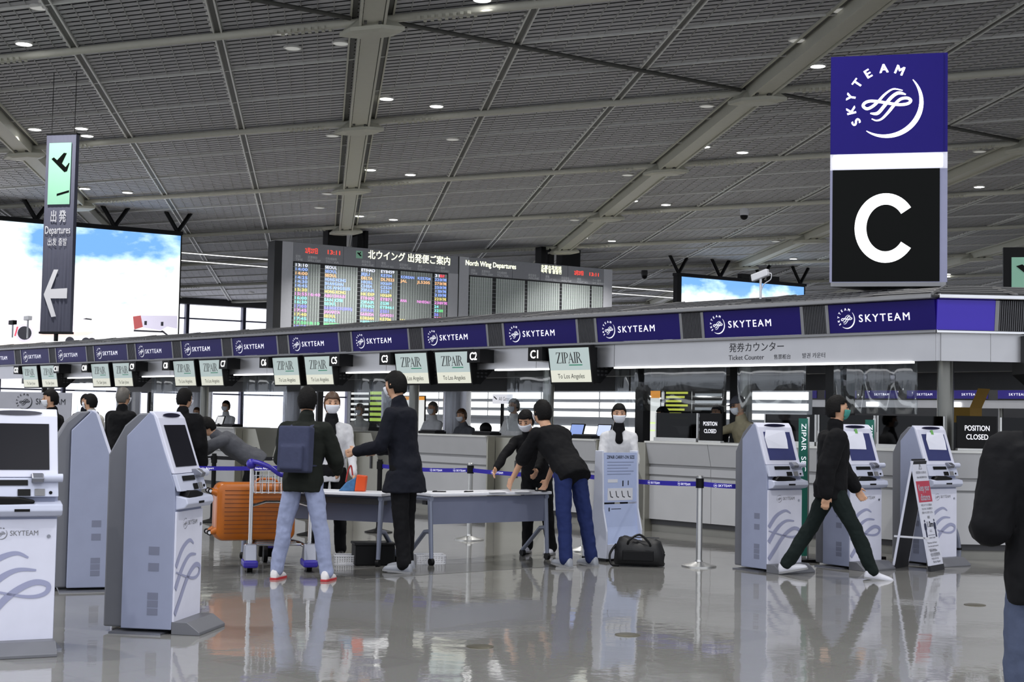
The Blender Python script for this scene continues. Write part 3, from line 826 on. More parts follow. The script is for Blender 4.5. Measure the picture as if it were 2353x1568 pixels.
disc(-5.85, 0.68, 0.34, -0.034, emit('picture_rim', '#b9b4c6', 0.9), 'picture_engine'); disc(-5.85, 0.68, 0.25, -0.036, emit('picture_dark', '#2b2b34', 0.4), 'picture_engine')
flat([(-6.22, 0.55), (-6.14, 0.9), (-6.08, 0.9), (-6.16, 0.55)], -0.036, emit('picture_red', '#d6485a', 0.8), 'picture_stripe', sl_)
for x in (-4.2, -3.6, -3.38): disc(x, 0.45, 0.17, -0.036, emit('picture_dark', '#2b2b34', 0.4), 'picture_wheel')
flat([(-10.3, 0.55), (-0.1, 0.20), (-0.1, 0.0), (-10.3, 0.0)], -0.025, emit('picture_apron', '#ded3cc', 0.9), 'picture_apron', sl_)
flat([(-1.85, 1.50), (-1.55, 1.56), (-1.45, 1.12), (-1.78, 1.0)], -0.036, emit('picture_bridge_red', '#9a4c4e', 0.7), 'picture_bridge', sl_)
flat([(-1.55, 1.56), (-0.1, 1.62), (-0.1, 1.12), (-0.5, 1.18), (-0.75, 1.02), (-1.45, 1.10)], -0.034, emit('picture_bridge_grey', '#b6b2c4', 0.85), 'picture_bridge', sl_)
for x in (-1.4, -0.75): flat([(x, 1.35), (x + 0.1, 1.36), (x + 0.1, 1.2), (x, 1.2)], -0.038, emit('picture_dark', '#2b2b34', 0.4), 'picture_bridge_window', sl_)
flat([(-1.8, 1.0), (-0.6, 1.0), (-0.6, 0.94), (-1.8, 0.93)], -0.037, emit('picture_dark', '#2b2b34', 0.4), 'picture_bridge_beam', sl_)
flat([(-0.75, 1.0), (-0.1, 0.55), (-0.1, 0.63), (-0.68, 1.03)], -0.037, emit('picture_dark', '#2b2b34', 0.4), 'picture_bridge_stair', sl_)
sr_ = thing('video_screen', 'smaller looking video screen of cloudy sky behind the pylon sign', 'screen', qpt(24.7, 3.6), QA)
MB().box(-0.15, 8.15, 0.0, 0.3, 0.0, 5.0).build('cabinet', M_black, sr_)
MB().box(0.12, 8.05, -0.02, 0.0, 0.0, 4.85).build('display', M_sky, sr_)
MB().box(-0.2, 8.2, -0.06, 0.3, 4.88, 5.02).build('top_rail', M_black, sr_)
for x in (0.0, 2.6, 5.3, 7.9): vstrut(sr_, x, 5.0)
for x in (4.1, 6.0): MB().box(x - 0.3, x + 0.3, -0.1, 0.2, 5.02, 5.25).build('projector_box', M_black, sr_)
for x in (0.5, 4.0, 7.5): MB().box(x - 0.1, x + 0.1, 0.1, 0.25, -3.6, 0).build('support_leg', M_black, sr_)

# flight board
bd = thing('flight_board', 'wide grey flight information board with rows of coloured destinations', 'board', qpt(4.2, 0.0), QA)
M_bd = mat('board_grey', '#c2c4cc', 0.45); M_bdh = mat('board_header', '#94969e', 0.45); M_bdk = mat('board_black', '#1a1b1f', 0.5)
M_cell = mat('board_cell', '#a2aaa8', 0.4, emit=0.10, var=0.2, scale=1.5)
M_hdr = mat('board_header_print', '#cfd2d6', 0.5, emit=0.15, var=0); M_big = mat('board_title_glow', '#f4f6d8', 0.5, emit=1.1, var=0); M_led = mat('board_red_led', '#ff5a48', 0.5, emit=0.8, var=0)
BW, BT, BB = 16.5, 8.5, 4.2
MB().box(-0.33, 0.0, 0.0, 0.7, BB, BT).build('side_panel', M_bdk, bd)
MB().box(0.0, BW, 0.05, 0.7, BB, BT).build('cabinet', M_bdk, bd)
for k, (h0, tl) in enumerate(((0.0, 8.23), (8.29, BW))):
    MB().box(h0, h0 + 0.48, 0.0, 0.05, BB, BT - 0.01).build('pilaster', M_bd, bd); MB().box(tl - 0.48, tl, 0.0, 0.05, BB, 7.72 if k == 0 else BT - 0.01).build('pilaster', M_bd, bd)
    for a, b in ((0.49, 2.72), (2.735, 4.2), (4.215, 5.7), (5.715, 8.22 if k == 0 else 7.72)):
        MB().box(h0 + a, h0 + b, 0.0, 0.05, 7.72, BT - 0.01).build('header_panel', M_bdh, bd)
COLS = [(0.56, 1.72), (1.90, 3.42), (3.55, 5.30), (5.42, 6.98), (7.07, 7.70)]
def cells(a, b):
    m = MB(); n = int(round((b - a) / 0.118))
    for k in range(n):
        x = a + (b - a) * k / n
        m.box(x + 0.012, x + (b - a) / n - 0.012, 0.028, 0.05, 0.0, 0.155)
    return m.data('display_cells', M_cell)
cell_me = [cells(a, b) for a, b in COLS]
cc = {'b': '#a8c4ff', 'y': '#f0e08a', 'p': '#f0a8e8', 'g': '#7ff0a0', 'c': '#a0f0f0', 'v': '#9a9aff', 'o': '#ffd0a0', 'w': '#eef0ff', 'r': '#ff5070'}
ccm = {k: mat('board_text_' + k, v, 0.5, emit=0.65, var=0) for k, v in cc.items()}
ROWS = [('13:10', '', 'SEOUL', 'ETIHAD', 'EY8459', '', '', '31', 'DELAY', 'w'), ('14:00', '', 'SEOUL', 'JEJU', 'KE704', 'KOREAN', 'KE5704', '22', 'ON TIME', 'b'), ('14:00', '', 'SEOUL', 'DELTA', 'DL7023', 'JAL', 'JL5205', '27', 'ON TIME', 'o'),
        ('14:25', '', 'HONG KONG', 'HKIRL', 'HX609', '', '', '25', 'ON TIME', 'b'), ('14:30', '', 'SHANGHAI', 'CHIEA', 'CZ624', '', '', '15', 'ON TIME', 'b'), ('14:45', '', 'LOS ANGELES', 'ZIPAIR', 'ZG24', '', '', '21', 'ON TIME', 'b'),
        ('15:30', '', 'HONG KONG', 'HK EXP', 'HX609', '', '', '22', 'ON TIME', 'y'), ('15:55', '16:40', 'ABU DHABI', 'ETIHAD', 'EY871', 'ANA', 'NH0361', '23', 'NEW TIME', 'p'), ('16:00', '', 'SAN JOSE', 'ZIPAIR', 'ZG30', '', '', '24', '', 'c'),
        ('16:30', '', 'SEOUL', 'ETIHAD', 'EY8461', '', '', '32', 'DOOR', 'c'), ('17:00', '', 'BANGKOK(BKK)', 'ZIPAIR', 'ZG51', '', '', '26', '', 'v'), ('17:45', '', 'JAKARTA', 'GARUDA', 'GA9331', '', '', '36', 'DELAY', 'p'),
        ('17:40', '', 'SEOUL', 'KOREAN', 'KE706', 'JAL', 'JL5201', '', '', 'y'), ('17:45', '', 'SEOUL', 'AIRFRANCE', 'AF5350', 'DELTA', '', '', '', 'c'), ('17:50', '18:10', 'JAKARTA', 'GARUDA', 'GA', '', '', '', '', 'g'), ('18:20', '', 'HANOI', '', '', '', '', '', '', 'v'), ('19:00', '', '', '', '', '', '', '', '', 'p')]
for k in range(2):
    h0 = 8.29 * k
    for r in range(19):
        z = 7.50 - 0.168 * r
        if z < BB + 0.05: break
        row = MB().box(0.5, 7.73, 0.034, 0.05, z - 0.008, z).build('row_rail', M_bd, bd, loc=(h0, 0, 0))
        for cm in cell_me: place('display_cells', cm, row, (0, 0, z + 0.002))
        if k == 0 and r < len(ROWS):
            t = ROWS[r]; m_ = ccm[t[-1]]; zz = z + 0.02
            for s_, x, w_ in ((t[0], 0.57, 0.52), (t[1], 1.16, 0.52), (t[2], 1.92, None), (t[3], 3.57, None), (t[4], 4.48, None), (t[5], 5.44, None), (t[6], 6.24, None), (t[7], 7.09, 0.2)):
                if s_: text(s_, 0.165, m_, row, x, 0.024, zz, xs=(0.117 * len(s_)) / 0.165 / max(1, len(s_)) * 1.55, bold=0.012, width=0.105 * len(s_))
            if t[8]: text(t[8], 0.165, ccm['r'] if t[8] == 'DELAY' else (ccm['g'] if t[8] == 'DOOR' else m_), row, 7.32, 0.024, zz, width=0.05 * len(t[8]), bold=0.012)
    for jp, en, x in (('定刻', 'TIME', 0.58), ('変更時刻', 'WILL DEP.', 1.12), ('行先/経由地', 'TO / VIA', 1.92), ('航空会社', 'AIRLINE', 3.57), ('便名', 'FLIGHT NO.', 4.48), ('航空会社', 'AIRLINE', 5.35), ('便名', 'FLIGHT NO.', 6.22), ('ゲート', 'GATE', 7.09), ('備考', 'REMARKS', 7.35)):
        text(jp, 0.13, M_hdr, bd, h0 + x, -0.006, 7.875, width=min(0.105 * len(jp), 0.5) if jp != 'ゲート' else 0.22); text(en, 0.12, M_hdr, bd, h0 + x, -0.006, 7.755, width=min(0.08 * len(en), 0.6) if en not in ('GATE', 'REMARKS') else (0.2 if en == 'GATE' else 0.42))
text('2月27日', 0.26, M_led, bd, 1.0, -0.006, 8.10, bold=0.01, width=0.55); text('13:11', 0.24, M_led, bd, 1.95, -0.006, 8.12, bold=0.01, width=0.56)
MB().box(3.30, 3.60, -0.004, 0, 8.05, 8.36).build('pictogram_panel', M_green, bd)
m_ = MB(); pq([(3.34, 8.27), (3.40, 8.30), (3.56, 8.16), (3.50, 8.13)], m_, -0.008); pq([(3.40, 8.22), (3.45, 8.19), (3.53, 8.31), (3.49, 8.32)], m_, -0.008); m_.build('pictogram', M_pyb, bd)
text('北ウイング 出発便ご案内', 0.40, M_big, bd, 3.85, -0.006, 8.10, bold=0.012, width=3.95)
text('North Wing Departures', 0.32, M_big, bd, 8.58, -0.006, 8.14, bold=0.014, width=2.6)
text('北翼出发航班\n북쪽 윙 출발편', 0.2, M_big, bd, 12.52, -0.006, 8.27, bold=0.01, line=0.9, width=1.12)
text('2月27日', 0.24, M_led, bd, 14.35, -0.006, 8.12, bold=0.01, width=0.5); text('13:11', 0.22, M_led, bd, 15.15, -0.006, 8.12, bold=0.01, width=0.52)
MB().box(2.05, 2.9, 0.1, 0.6, BT, 9.28).build('hanger_box', M_black, bd)
MB().box(3.4, 3.62, 0.1, 0.6, BT, 9.25).box(3.75, 3.9, 0.1, 0.6, BT, 9.25).build('hanger_bar', M_black, bd)
MB().box(12.6, 12.85, 0.1, 0.6, BT, 9.28).box(13.05, 13.3, 0.1, 0.6, BT, 9.28).build('hanger_bar', M_black, bd)
MB().box(13.75, 14.75, 0.1, 0.6, BT, 9.28).build('hanger_box', M_black, bd)
for x in (2.0, 8.3, 14.5): MB().box(x - 0.12, x + 0.12, 0.3, 0.5, 0, BB).build('support_leg', M_black, bd)

# ------------------------------------------------------------------ cameras
cc_ = thing('security_camera', 'white box security camera on a short mast upon the canopy roof', 'camera', isl(11.5, 14.45, 3.0), IR)
MB().box(-0.16, 0.16, -0.06, 0.1, 0.0, 0.07).build('base_box', M_dgrey, cc_); MB().cyl((0, 0, 0.05), (0, 0, 0.36), 0.022).build('mast', M_white, cc_, True)
hd_ = MB().box(-0.17, 0.15, -0.05, 0.05, -0.05, 0.05).build('housing', M_white, cc_, loc=(0, 0, 0.41), rot=(0, math.radians(-14), 0.2), bevel=0.012)
MB().box(-0.2, -0.17, -0.04, 0.04, -0.04, 0.035).build('lens_hood', M_black, hd_)
MB().tube(spline([(0.15, 0, 0.43), (0.23, 0, 0.42), (0.22, 0, 0.34), (0.08, 0, 0.28), (0.02, 0, 0.2)], 5), 0.008, 6).build('cable', M_white, cc_)
cc_.scale = (0.72, 0.72, 0.9)
for k, (x, y, h) in enumerate(((17, 800, 0.30), (45, 800, 0.42))):
    p = [-11.6, 33.4, 3.15] if k == 0 else [-11.15, 33.1, 3.12]
    c2 = thing('security_camera', ('small dark camera on a pole' if k == 0 else 'white camera on a short mast') + ' upon the canopy, in front of the pictured engine', 'camera', Vector(p), IR)
    MB().cyl((0, 0, 0), (0, 0, h), 0.02).build('mast', M_white, c2, True); MB().box(-0.14, 0.12, -0.05, 0.05, h, h + 0.1).build('housing', M_white if k else M_black, c2, bevel=0.01)
for k, (x, y) in enumerate(((1710, 490), (1481, 632))):
    p = ceil_px(x, y - 8, 0.22)
    c3 = thing('dome_camera', ('dark dome camera under the ceiling louvres' if k == 0 else 'dome camera on a bracket') + (' left of the pylon sign' if k == 0 else ' between flight board and video screen'), 'camera', p)
    MB().lathe([(0.16, 0.05), (0.18, -0.1), (0.16, -0.22)], 14).build('housing', M_white if k == 0 else M_dgrey, c3, True); MB().ball((0, 0, -0.24), 0.15, 14, 8).build('dome', M_black, c3, True)

# ------------------------------------------------------------------ counters
M_cpan = mat('counter_panel', '#bcbcbe', 0.45, scale=3)
M_cpan2 = mat('counter_band', '#8f8f90', 0.45)
M_ctop = mat('counter_top', '#d3d3d0', 0.35)
M_cstain = mat('stainless_side', '#9c9a90', 0.35, 0.75, scale=4)
M_kick = mat('kick_grey', '#8b8a84', 0.5)
M_smoke = clearmat('smoked_glass', (0.07, 0.07, 0.075), 0.02, 0.03)
M_vinyl = clearmat('clear_vinyl', (0.93, 0.95, 0.96), 0.07, 0.08)
M_acryl = clearmat('clear_acrylic', (0.90, 0.93, 0.94), 0.06, 0.02)
def counter_section(o, x0, x1, M=None, joints=()):
    """panels between x0 and x1 in the frame of o; the front is at y = 0"""
    cuts = [x0] + list(joints) + [x1]
    for a, b in zip(cuts[:-1], cuts[1:]):
        a += 0.004; b -= 0.004
        MB().prism([(-0.075, 1.20), (0.0, 0.915), (0.05, 0.915), (0.05, 1.20)], 'x', a, b, M=M).build('upper_panel', M_cpan, o)
        MB().box(a, b, 0.0, 0.05, 0.775, 0.875, M=M).build('band_panel', M_cpan, o)
        MB().box(a, b, 0.01, 0.05, 0.17, 0.745, M=M).build('lower_panel', M_cpan, o)
    MB().box(x0, x1, 0.02, 0.06, 0.745, 0.915, M=M).build('recess_rail', M_cpan2, o)
    MB().box(x0, x1, 0.05, 0.72, 0.1, 1.19, M=M).build('body', M_dgrey, o)
    MB().box(x0, x1, 0.07, 0.7, 0.0, 0.17, M=M).build('kick_board', M_kick, o)
    MB().box(x0, x1, -0.09, 0.74, 1.20, 1.225, M=M).build('worktop', M_ctop, o)
tk = thing('ticket_counter', 'long pale grey ticket counter with kiosks in front of it', 'counter', isl(0, 14.5), IR)
counter_section(tk, -13.43, -8.95, joints=(-12.33, -11.2, -10.08))
RE = Matrix.Translation((-8.95, 0, 0)) @ Matrix.Rotation(EA, 4, 'Z')
counter_section(tk, 0.0, 3.4, RE, joints=(1.15, 2.3))
MB().box(-13.45, -13.42, -0.08, 0.74, 0.0, 1.22).build('end_panel', M_cstain, tk)
def glass_pane(label, a, b, t, M_=None, end=False):
    g = thing('glass_screen', label, 'glass screen', isl(0, 14.5), IR)
    Mx = RE if end else None
    MB().box(a, b, 0.12, 0.13, 1.27, 1.61, M=Mx).build('pane', M_smoke, g)
    MB().box(a, b, 0.08, 0.17, 1.226, 1.275, M=Mx).build('rail', M_steel, g)
    MB().box(a, a + 0.02, 0.11, 0.14, 1.27, 1.61, M=Mx).build('edge_post', M_steel, g); MB().box(b - 0.02, b, 0.11, 0.14, 1.27, 1.61, M=Mx).build('edge_post', M_steel, g)
glass_pane('smoked glass screen on the ticket counter, left of its closed sign', -13.42, -12.66, 0)
glass_pane('smoked glass screen on the ticket counter behind the nearer green banner stand', -11.55, -10.75, 0)
glass_pane('smoked glass screen on the ticket counter between the two green banner stands', -10.72, -9.9, 0)
glass_pane('smoked glass screen at the corner of the ticket counter behind the far kiosk', -9.87, -8.97, 0)
glass_pane('smoked glass screen right of the big closed sign', 0.72, 2.2, 0, end=True)
def closed_sign(label, x0, w, h, end, th):
    g = thing('closed_sign', label, 'sign', isl(0, 14.5), IR)
    Mx = RE if end else Matrix.Identity(4)
    MB().box(x0, x0 + w, 0.10, 0.125, 1.25, 1.25 + h, M=Mx).build('plate', M_black, g)
    MB().box(x0, x0 + w, 0.08, 0.15, 1.226, 1.25, M=Mx).build('foot', M_steel, g)
    for k, s_ in enumerate(('POSITION', 'CLOSED')):
        p = Mx @ Vector((x0 + w / 2, 0.095, 1.25 + h * (0.55 - 0.27 * k)))
        text(s_, th, M_glyph, g, p.x, p.y, p.z, 'CENTER', rot=(0, 0, EA if end else 0), bold=0.006, width=(0.62 if k == 0 else 0.55) * w)
closed_sign('black position closed sign on the ticket counter beside the pointing clerk', -12.62, 0.38, 0.36, False, 0.075)
closed_sign('big black position closed sign at the picture\'s edge of the ticket counter', 0.22, 0.46, 0.37, True, 0.085)

# check-in desks with stainless belt openings between them
def desk(label, s_l, s_r, open_r):
    o = thing('checkin_desk', label, 'counter', isl(s_l, 14.45), IR, 'check-in desks')
    w_ = s_l - s_r
    counter_section(o, 0.0, w_)
    MB().box(w_, w_ + 0.03, -0.05, 0.9, 0, 1.22).build('end_panel', M_cstain, o)
    if open_r:
        g0 = w_ + 0.04; g1 = w_ + open_r - 0.02
        MB().add([(g0, 0.1, 0), (g1, 0.1, 0), (g1, 0.1, 1.2), (g1 - 0.25, 0.1, 1.2), (g1 - 0.5, 0.1, 0.62), (g0 + 0.75, 0.1, 0.62), (g0 + 0.45, 0.1, 1.2), (g0, 0.1, 1.2)], [(0, 1, 4, 5), (0, 5, 6, 7), (1, 2, 3, 4)]).build('belt_front', M_cstain, o)
        MB().box(g0, g1, 0.12, 1.2, 0.35, 0.45).build('baggage_belt', M_black, o)
        MB().box(g0, g0 + 0.03, 0.12, 1.2, 0.0, 1.15).box(g1 - 0.03, g1, 0.12, 1.2, 0.0, 1.15).build('belt_side', M_cstain, o)
        MB().box(g0 + 0.46, g0 + 0.50, 0.08, 0.1, 0.60, 0.86).build('scale_display', M_dgrey, o)
desk('pale check-in desk below the monitor of counter C1', 15.45, 14.35, 0.9)
for k, nm in enumerate(('C2 and C3', 'C5 and C6', 'C7 and C8', 'C9 and C10', 'C11 and C12')):
    desk('pale check-in desk below the monitors of counters ' + nm, 18.75 + 3.68 * k, 16.70 + 3.68 * k, 1.22 if k == 0 else 1.6)

# desk-top equipment
def laptop(label, s, t, z=1.225, rz=0.0, col='#7f93c8'):
    o = thing('desk_terminal', label, 'computer', isl(s, t, z), IR + rz)
    MB().box(-0.13, 0.13, -0.1, 0.1, 0, 0.02).build('base', M_black, o)
    MB().box(-0.14, 0.14, 0.0, 0.02, 0.03, 0.22).build('housing', M_black, o, rot=(-0.3, 0, 0)); MB().box(-0.125, 0.125, -0.003, 0.0, 0.045, 0.205).build('screen', mat('terminal_screen' + col, col, 0.3, emit=0.7, var=0.1), o, rot=(-0.3, 0, 0))
    MB().box(-0.03, 0.03, 0.0, 0.04, 0.0, 0.06).build('neck', M_black, o)
laptop('small desk terminal with a bluish screen at counter C1', 15.0, 14.62)
laptop('desk terminal with a pale screen between counter C1 and the ticket counter', 14.45, 14.62, col='#b9c4de')
laptop('desk terminal seen past the bowed person in dark clothes', 25.2, 14.7, col='#c8c8c8')
def tray(label, s, t):
    o = thing('desk_printer', label, 'printer', isl(s, t, 1.225), IR)
    MB().box(-0.22, 0.22, -0.12, 0.12, 0, 0.04).build('body', M_black, o, bevel=0.01); MB().box(-0.2, 0.2, -0.08, 0.1, 0.04, 0.06).build('cover', M_dgrey, o, bevel=0.008)
tray('flat black printer on the desk in front of the clerk in white', 17.0, 14.65); tray('flat black printer on the desk at counter C3', 18.35, 14.65); tray('flat black printer at counter C1 beside its terminal', 14.75, 14.6)
tray('flat black printer on the desk below counters C7 and C8', 24.6, 14.65)
def chair_head(label, s, t):
    o = thing('office_chair', label, 'chair', isl(s, t), IR)
    MB().box(-0.25, 0.25, -0.24, 0.24, 0.5, 0.58).build('seat', M_black, o, bevel=0.03); MB().cyl((0, 0, 0.06), (0, 0, 0.5), 0.03).build('stem', M_blackmetal, o)
    b = MB()
    for k in range(5): b.cyl((0, 0, 0.08), (0.28 * math.cos(k * 1.257), 0.28 * math.sin(k * 1.257), 0.04), 0.02)
    b.build('base', M_blackmetal, o)
    MB().box(-0.23, 0.23, 0.2, 0.26, 0.62, 1.12).build('backrest', M_black, o, bevel=0.03); MB().ball((0, 0.23, 1.30), (0.16, 0.06, 0.11), 16, 10).build('headrest', M_black, o, True); MB().cyl((0, 0.23, 1.1), (0, 0.23, 1.25), 0.02).build('neck', M_blackmetal, o)
chair_head('black office chair with rounded headrest behind counter C2, nearer the desk terminal', 19.25, 16.9); chair_head('black office chair with rounded headrest behind counter C2, beside the seated clerk', 19.9, 16.9)

# clear vinyl curtains hanging from the canopy
def curtain(label, s_l, s_r, t, z0, z1, amp=0.02, fr=9.0):
    n = int((s_l - s_r) * 14); rg = []
    for z, k in ((z1, 0.4), ((z0 + z1) / 2, 1.0), (z0, 1.3)):
        rg.append([(x, amp * k * math.sin(fr * x + 2.5 * math.sin(2.3 * x)), z) for x in [(s_l - s_r) * i / n for i in range(n + 1)]])
    o = MB().rings([[Vector(p) for p in r] for r in rg], caps=False, close=False).build('vinyl_curtain', M_vinyl, None, True, loc=isl(s_l, t), rot=(0, 0, IR))
    tag(o, label, 'curtain', 'clear vinyl curtains')
    md = o.modifiers.new('thickness', 'SOLIDIFY'); md.thickness = 0.002
curtain('clear vinyl curtain over the ticket counter, beside its black post', 13.9, 12.2, 14.62, 1.63, 2.5)
curtain('clear vinyl curtain over the ticket counter, between the grey and the dark post', 12.0, 10.9, 14.62, 1.63, 2.5)
curtain('gathered clear vinyl curtain over the ticket counter behind the far kiosks', 10.5, 9.35, 14.62, 1.63, 2.5, 0.04, 16)
curtain('clear vinyl curtain beside the monitor of counter C1', 14.2, 13.95, 14.62, 1.3, 2.5, 0.03, 30)
curtain('clear vinyl curtain between counters C1 and C2', 16.5, 15.5, 14.62, 1.3, 2.5)
for k, nm in enumerate(('C3 and C5', 'C6 and C7', 'C8 and C9', 'C10 and C11')):
    curtain('clear vinyl curtain hanging between counters ' + nm, 20.5 + 3.68 * k, 19.0 + 3.68 * k, 14.62, 1.3, 2.5, 0.035, 14)

# ------------------------------------------------------------------ beyond the counters
w2 = thing('window_2', 'glazed office wall with bright horizontal blinds behind the counters', None, isl(0, 24.0), IR)
tag(w2, kind='structure')
MB().box(-34, -17.9, 0.02, 0.2, 0, 2.35).build('frame_wall', mat('office_wall', '#8e939c', 0.5), w2)
for z0, z1 in ((1.98, 2.14), (1.76, 1.90), (1.56, 1.68), (1.16, 1.34), (0.8, 1.0)):
    for k in range(8):
        MB().box(-33.8 + 2.0 * k, -33.8 + 2.0 * k + 1.94, 0.0, 0.02, z0, z1).build('bright_pane', M_day2, w2)
MB().box(-34, -17.9, -0.05, 0.25, 2.35, 2.6).build('header_beam', M_dgrey, w2)
wr = MB().box(-48, 30, 0, 0.3, 0, 3.2).build('wall_right', mat('far_dark_wall', '#3c3d42', 0.6), None, loc=isl(0, 64.0), rot=(0, 0, IR))
tag(wr, 'dark far wall behind the next check-in island', None, kind='structure')
MB().box(-38.0, -5.5, 18.9, 19.05, 2.03, 2.5).build('service_beam', M_mgrey, canopy)
c2 = thing('counter_canopy', 'distant canopy of the next check-in island, purple panels seen under the near one', 'canopy', isl(0, 49.6), IR)
MB().box(-40, 12, 0, 5.5, 2.5, 2.9).build('roof_body', M_dgrey, c2)
for k in range(22):
    o = MB().box(0, 1.55, -0.03, 0, 2.56, 2.88).build('sign_panel', M_purple2, c2, loc=(-38 + 1.96 * k, 0, 0))
    place('lettering', sky_t, o, (0.45, -0.035, 2.68))
MB().box(-40, 12, 0.05, 0.1, 2.2, 2.5).build('band_panel', M_silver, c2)
MB().box(-40, 12, 0.3, 1.0, 0, 1.2).build('counter_front', M_cpan, c2)
for k in range(6): MB().cyl((-36 + 7.4 * k, 0.9, 1.2), (-36 + 7.4 * k, 0.9, 2.5), 0.09).build('post', M_post, c2)
for k in range(9): MB().box(-34 + 3.7 * k, -33.5 + 3.7 * k, -0.05, 0.05, 2.24, 2.42).build('lit_number', M_glyph_hot, c2)
def poster(name, label, s, t, z0, w_, h_, bands, legs=True, rz=0.0):
    o = thing(name, label, 'poster', isl(s, t), IR + rz)
    MB().box(0, w_, 0, 0.03, z0, z0 + h_).build('board', M_black, o)
    for m_, a, b, c, d in bands: MB().box(a * w_, b * w_, -0.006, 0, z0 + c * h_, z0 + d * h_).build('print', m_, o)
    if legs: MB().box(0.05, 0.09, 0.0, 0.03, 0, z0).box(w_ - 0.09, w_ - 0.05, 0.0, 0.03, 0, z0).build('leg', M_blackmetal, o)
    return o
er = emit('poster_orange', '#f0a040', 0.7); ew = emit('poster_white', '#eef0ee', 0.75); eg = emit('poster_green', '#b8d860', 0.6); erd = emit('poster_red', '#d04a3c', 0.7); ey_ = emit('poster_yellow', '#d8e05a', 0.7)
poster('notice_poster', 'white poster with orange top edge behind the ticket counter end', 17.95, 19.0, 1.0, 0.62, 1.05, [(ew, 0.02, 0.98, 0.02, 0.86), (er, 0.02, 0.98, 0.86, 0.99), (eg, 0.05, 0.9, 0.42, 0.45), (eg, 0.05, 0.9, 0.3, 0.32)])
cp_ = poster('notice_poster', 'black caution poster with red heading and yellow lines behind the ticket counter', 17.25, 19.0, 1.0, 0.62, 1.22, [(erd, 0.02, 0.98, 0.88, 0.99)] + [(ey_, 0.08, 0.9 - 0.12 * (k % 3), 0.80 - 0.06 * k, 0.83 - 0.06 * k) for k in range(7)] + [(ew, 0.05, 0.95, 0.22, 0.34)])
text('CAUTION', 0.09, M_glyph, cp_, 0.31, -0.01, 1.0 + 1.22 * 0.905, 'CENTER')
poster('notice_poster', 'dark list board with pale lines right of the caution poster', 16.6, 19.0, 1.0, 0.75, 1.2, [(emit('poster_grey_line', '#aab0b6', 0.5), 0.1, 0.9, 0.88 - 0.1 * k, 0.92 - 0.1 * k) for k in range(8)])
poster('notice_poster', 'white poster with reddish edge behind counter C5', 25.6, 19.5, 1.0, 0.9, 0.95, [(ew, 0.02, 0.98, 0.02, 0.9), (er, 0.02, 0.98, 0.9, 0.98)])
poster('notice_poster', 'green and white list board behind counter C6', 29.6, 21.0, 1.1, 1.6, 1.3, [(eg, 0.52, 0.98, 0.9 - 0.1 * k, 0.96 - 0.1 * k) for k in range(8)] + [(ew, 0.02, 0.48, 0.9 - 0.1 * k, 0.94 - 0.1 * k) for k in range(8)])
gt = thing('gate_sign', 'white All Gates direction sign on a post behind counter C1', 'sign', isl(21.6, 19.0), IR)
MB().box(-0.28, 0.28, 0, 0.04, 1.78, 1.97).build('panel', M_glyph, gt); MB().box(-0.03, 0.03, 0.0, 0.04, 0, 1.78).build('post', M_blackmetal, gt)
text('All Gates', 0.11, M_mgrey, gt, -0.08, -0.006, 1.84, width=0.32); m_ = MB(); pq([(-0.25, 1.92), (-0.22, 1.93), (-0.13, 1.87), (-0.16, 1.86)], m_, -0.006); m_.build('pictogram', M_text, gt)
yb_ = thing('cardboard_box', 'open yellowish cardboard box on the far counter behind the corner post', 'box', isl(10.3, 17.2, 0.0), IR)
MB().box(-0.25, 0.25, -0.2, 0.2, 0.0, 1.55).build('pedestal', M_dgrey, yb_); M_card = mat('cardboard', '#b08a3c', 0.8)
MB().box(-0.2, 0.2, -0.15, 0.15, 1.55, 1.75).build('carton', M_card, yb_); MB().add([(0.2, -0.15, 1.75), (0.2, 0.15, 1.75), (0.32, 0.15, 2.0), (0.32, -0.15, 2.0)], [(0, 1, 2, 3)]).build('flap', M_card, yb_)
vs = thing('video_monitor', 'hanging monitor with vivid purple picture at the far end of the counters', 'monitor', isl(9.2, 19.8, 2.0), IR)
MB().box(-0.45, 0.45, 0, 0.06, -0.35, 0.2).build('housing', M_black, vs); MB().box(-0.42, 0.42, -0.005, 0, -0.15, 0.16).build('screen', emit('screen_purple', '#4a1fd0', 0.9), vs); MB().box(-0.42, 0.42, -0.005, 0, -0.32, -0.15).build('screen_strip', emit('screen_ice', '#a9d4ee', 0.9), vs)
MB().cyl((0, 0.03, 0.2), (0, 0.03, 0.5), 0.03).build('hanger', M_black, vs)
sp_ = thing('flight_monitor', 'black back of a hanging monitor at the picture\'s edge, below the canopy end', 'monitor', isl(0, 14.5), IR)
pp = Vector((X1 + ex * 0.98, 14.335 + ey * 0.98 - 14.5, 0))
MB().prism([(0, 2.53), (0.6, 2.53), (0.45, 1.95), (0.25, 1.88), (0.12, 2.0), (0, 2.1)], 'y', -0.05, 0.3).build('rear_box', M_blackmetal, sp_, loc=pp, rot=(0, 0, EA))
m_ = MB()
for i in range(3):
    for j in range(8): m_.box(0.06 + 0.06 * i, 0.1 + 0.06 * i, -0.054, -0.05, 2.15 + 0.042 * j, 2.175 + 0.042 * j)
m_.build('vent_holes', mat('vent_hole_black', '#000000', 0.9, var=0), sp_, loc=pp, rot=(0, 0, EA))
gb = thing('backdrop_board', 'grey backdrop board with dark alliance lettering in the queue area', 'board', (-7.6, 24.0, 0), math.radians(5))
MB().box(-1.2, 0.28, 0, 0.05, 0.9, 1.78).build('board', mat('backdrop_grey', '#a9aab4', 0.6), gb); MB().box(-1.0, -0.95, 0.05, 0.1, 0, 0.95).box(0.1, 0.15, 0.05, 0.1, 0, 0.95).build('leg', M_blackmetal, gb)
emblem('emblem', M_text, gb, (-0.48, -0.006, 1.62), 0.12); text('SKYTEAM', 0.14, M_text, gb, -0.30, -0.006, 1.58, width=0.48)

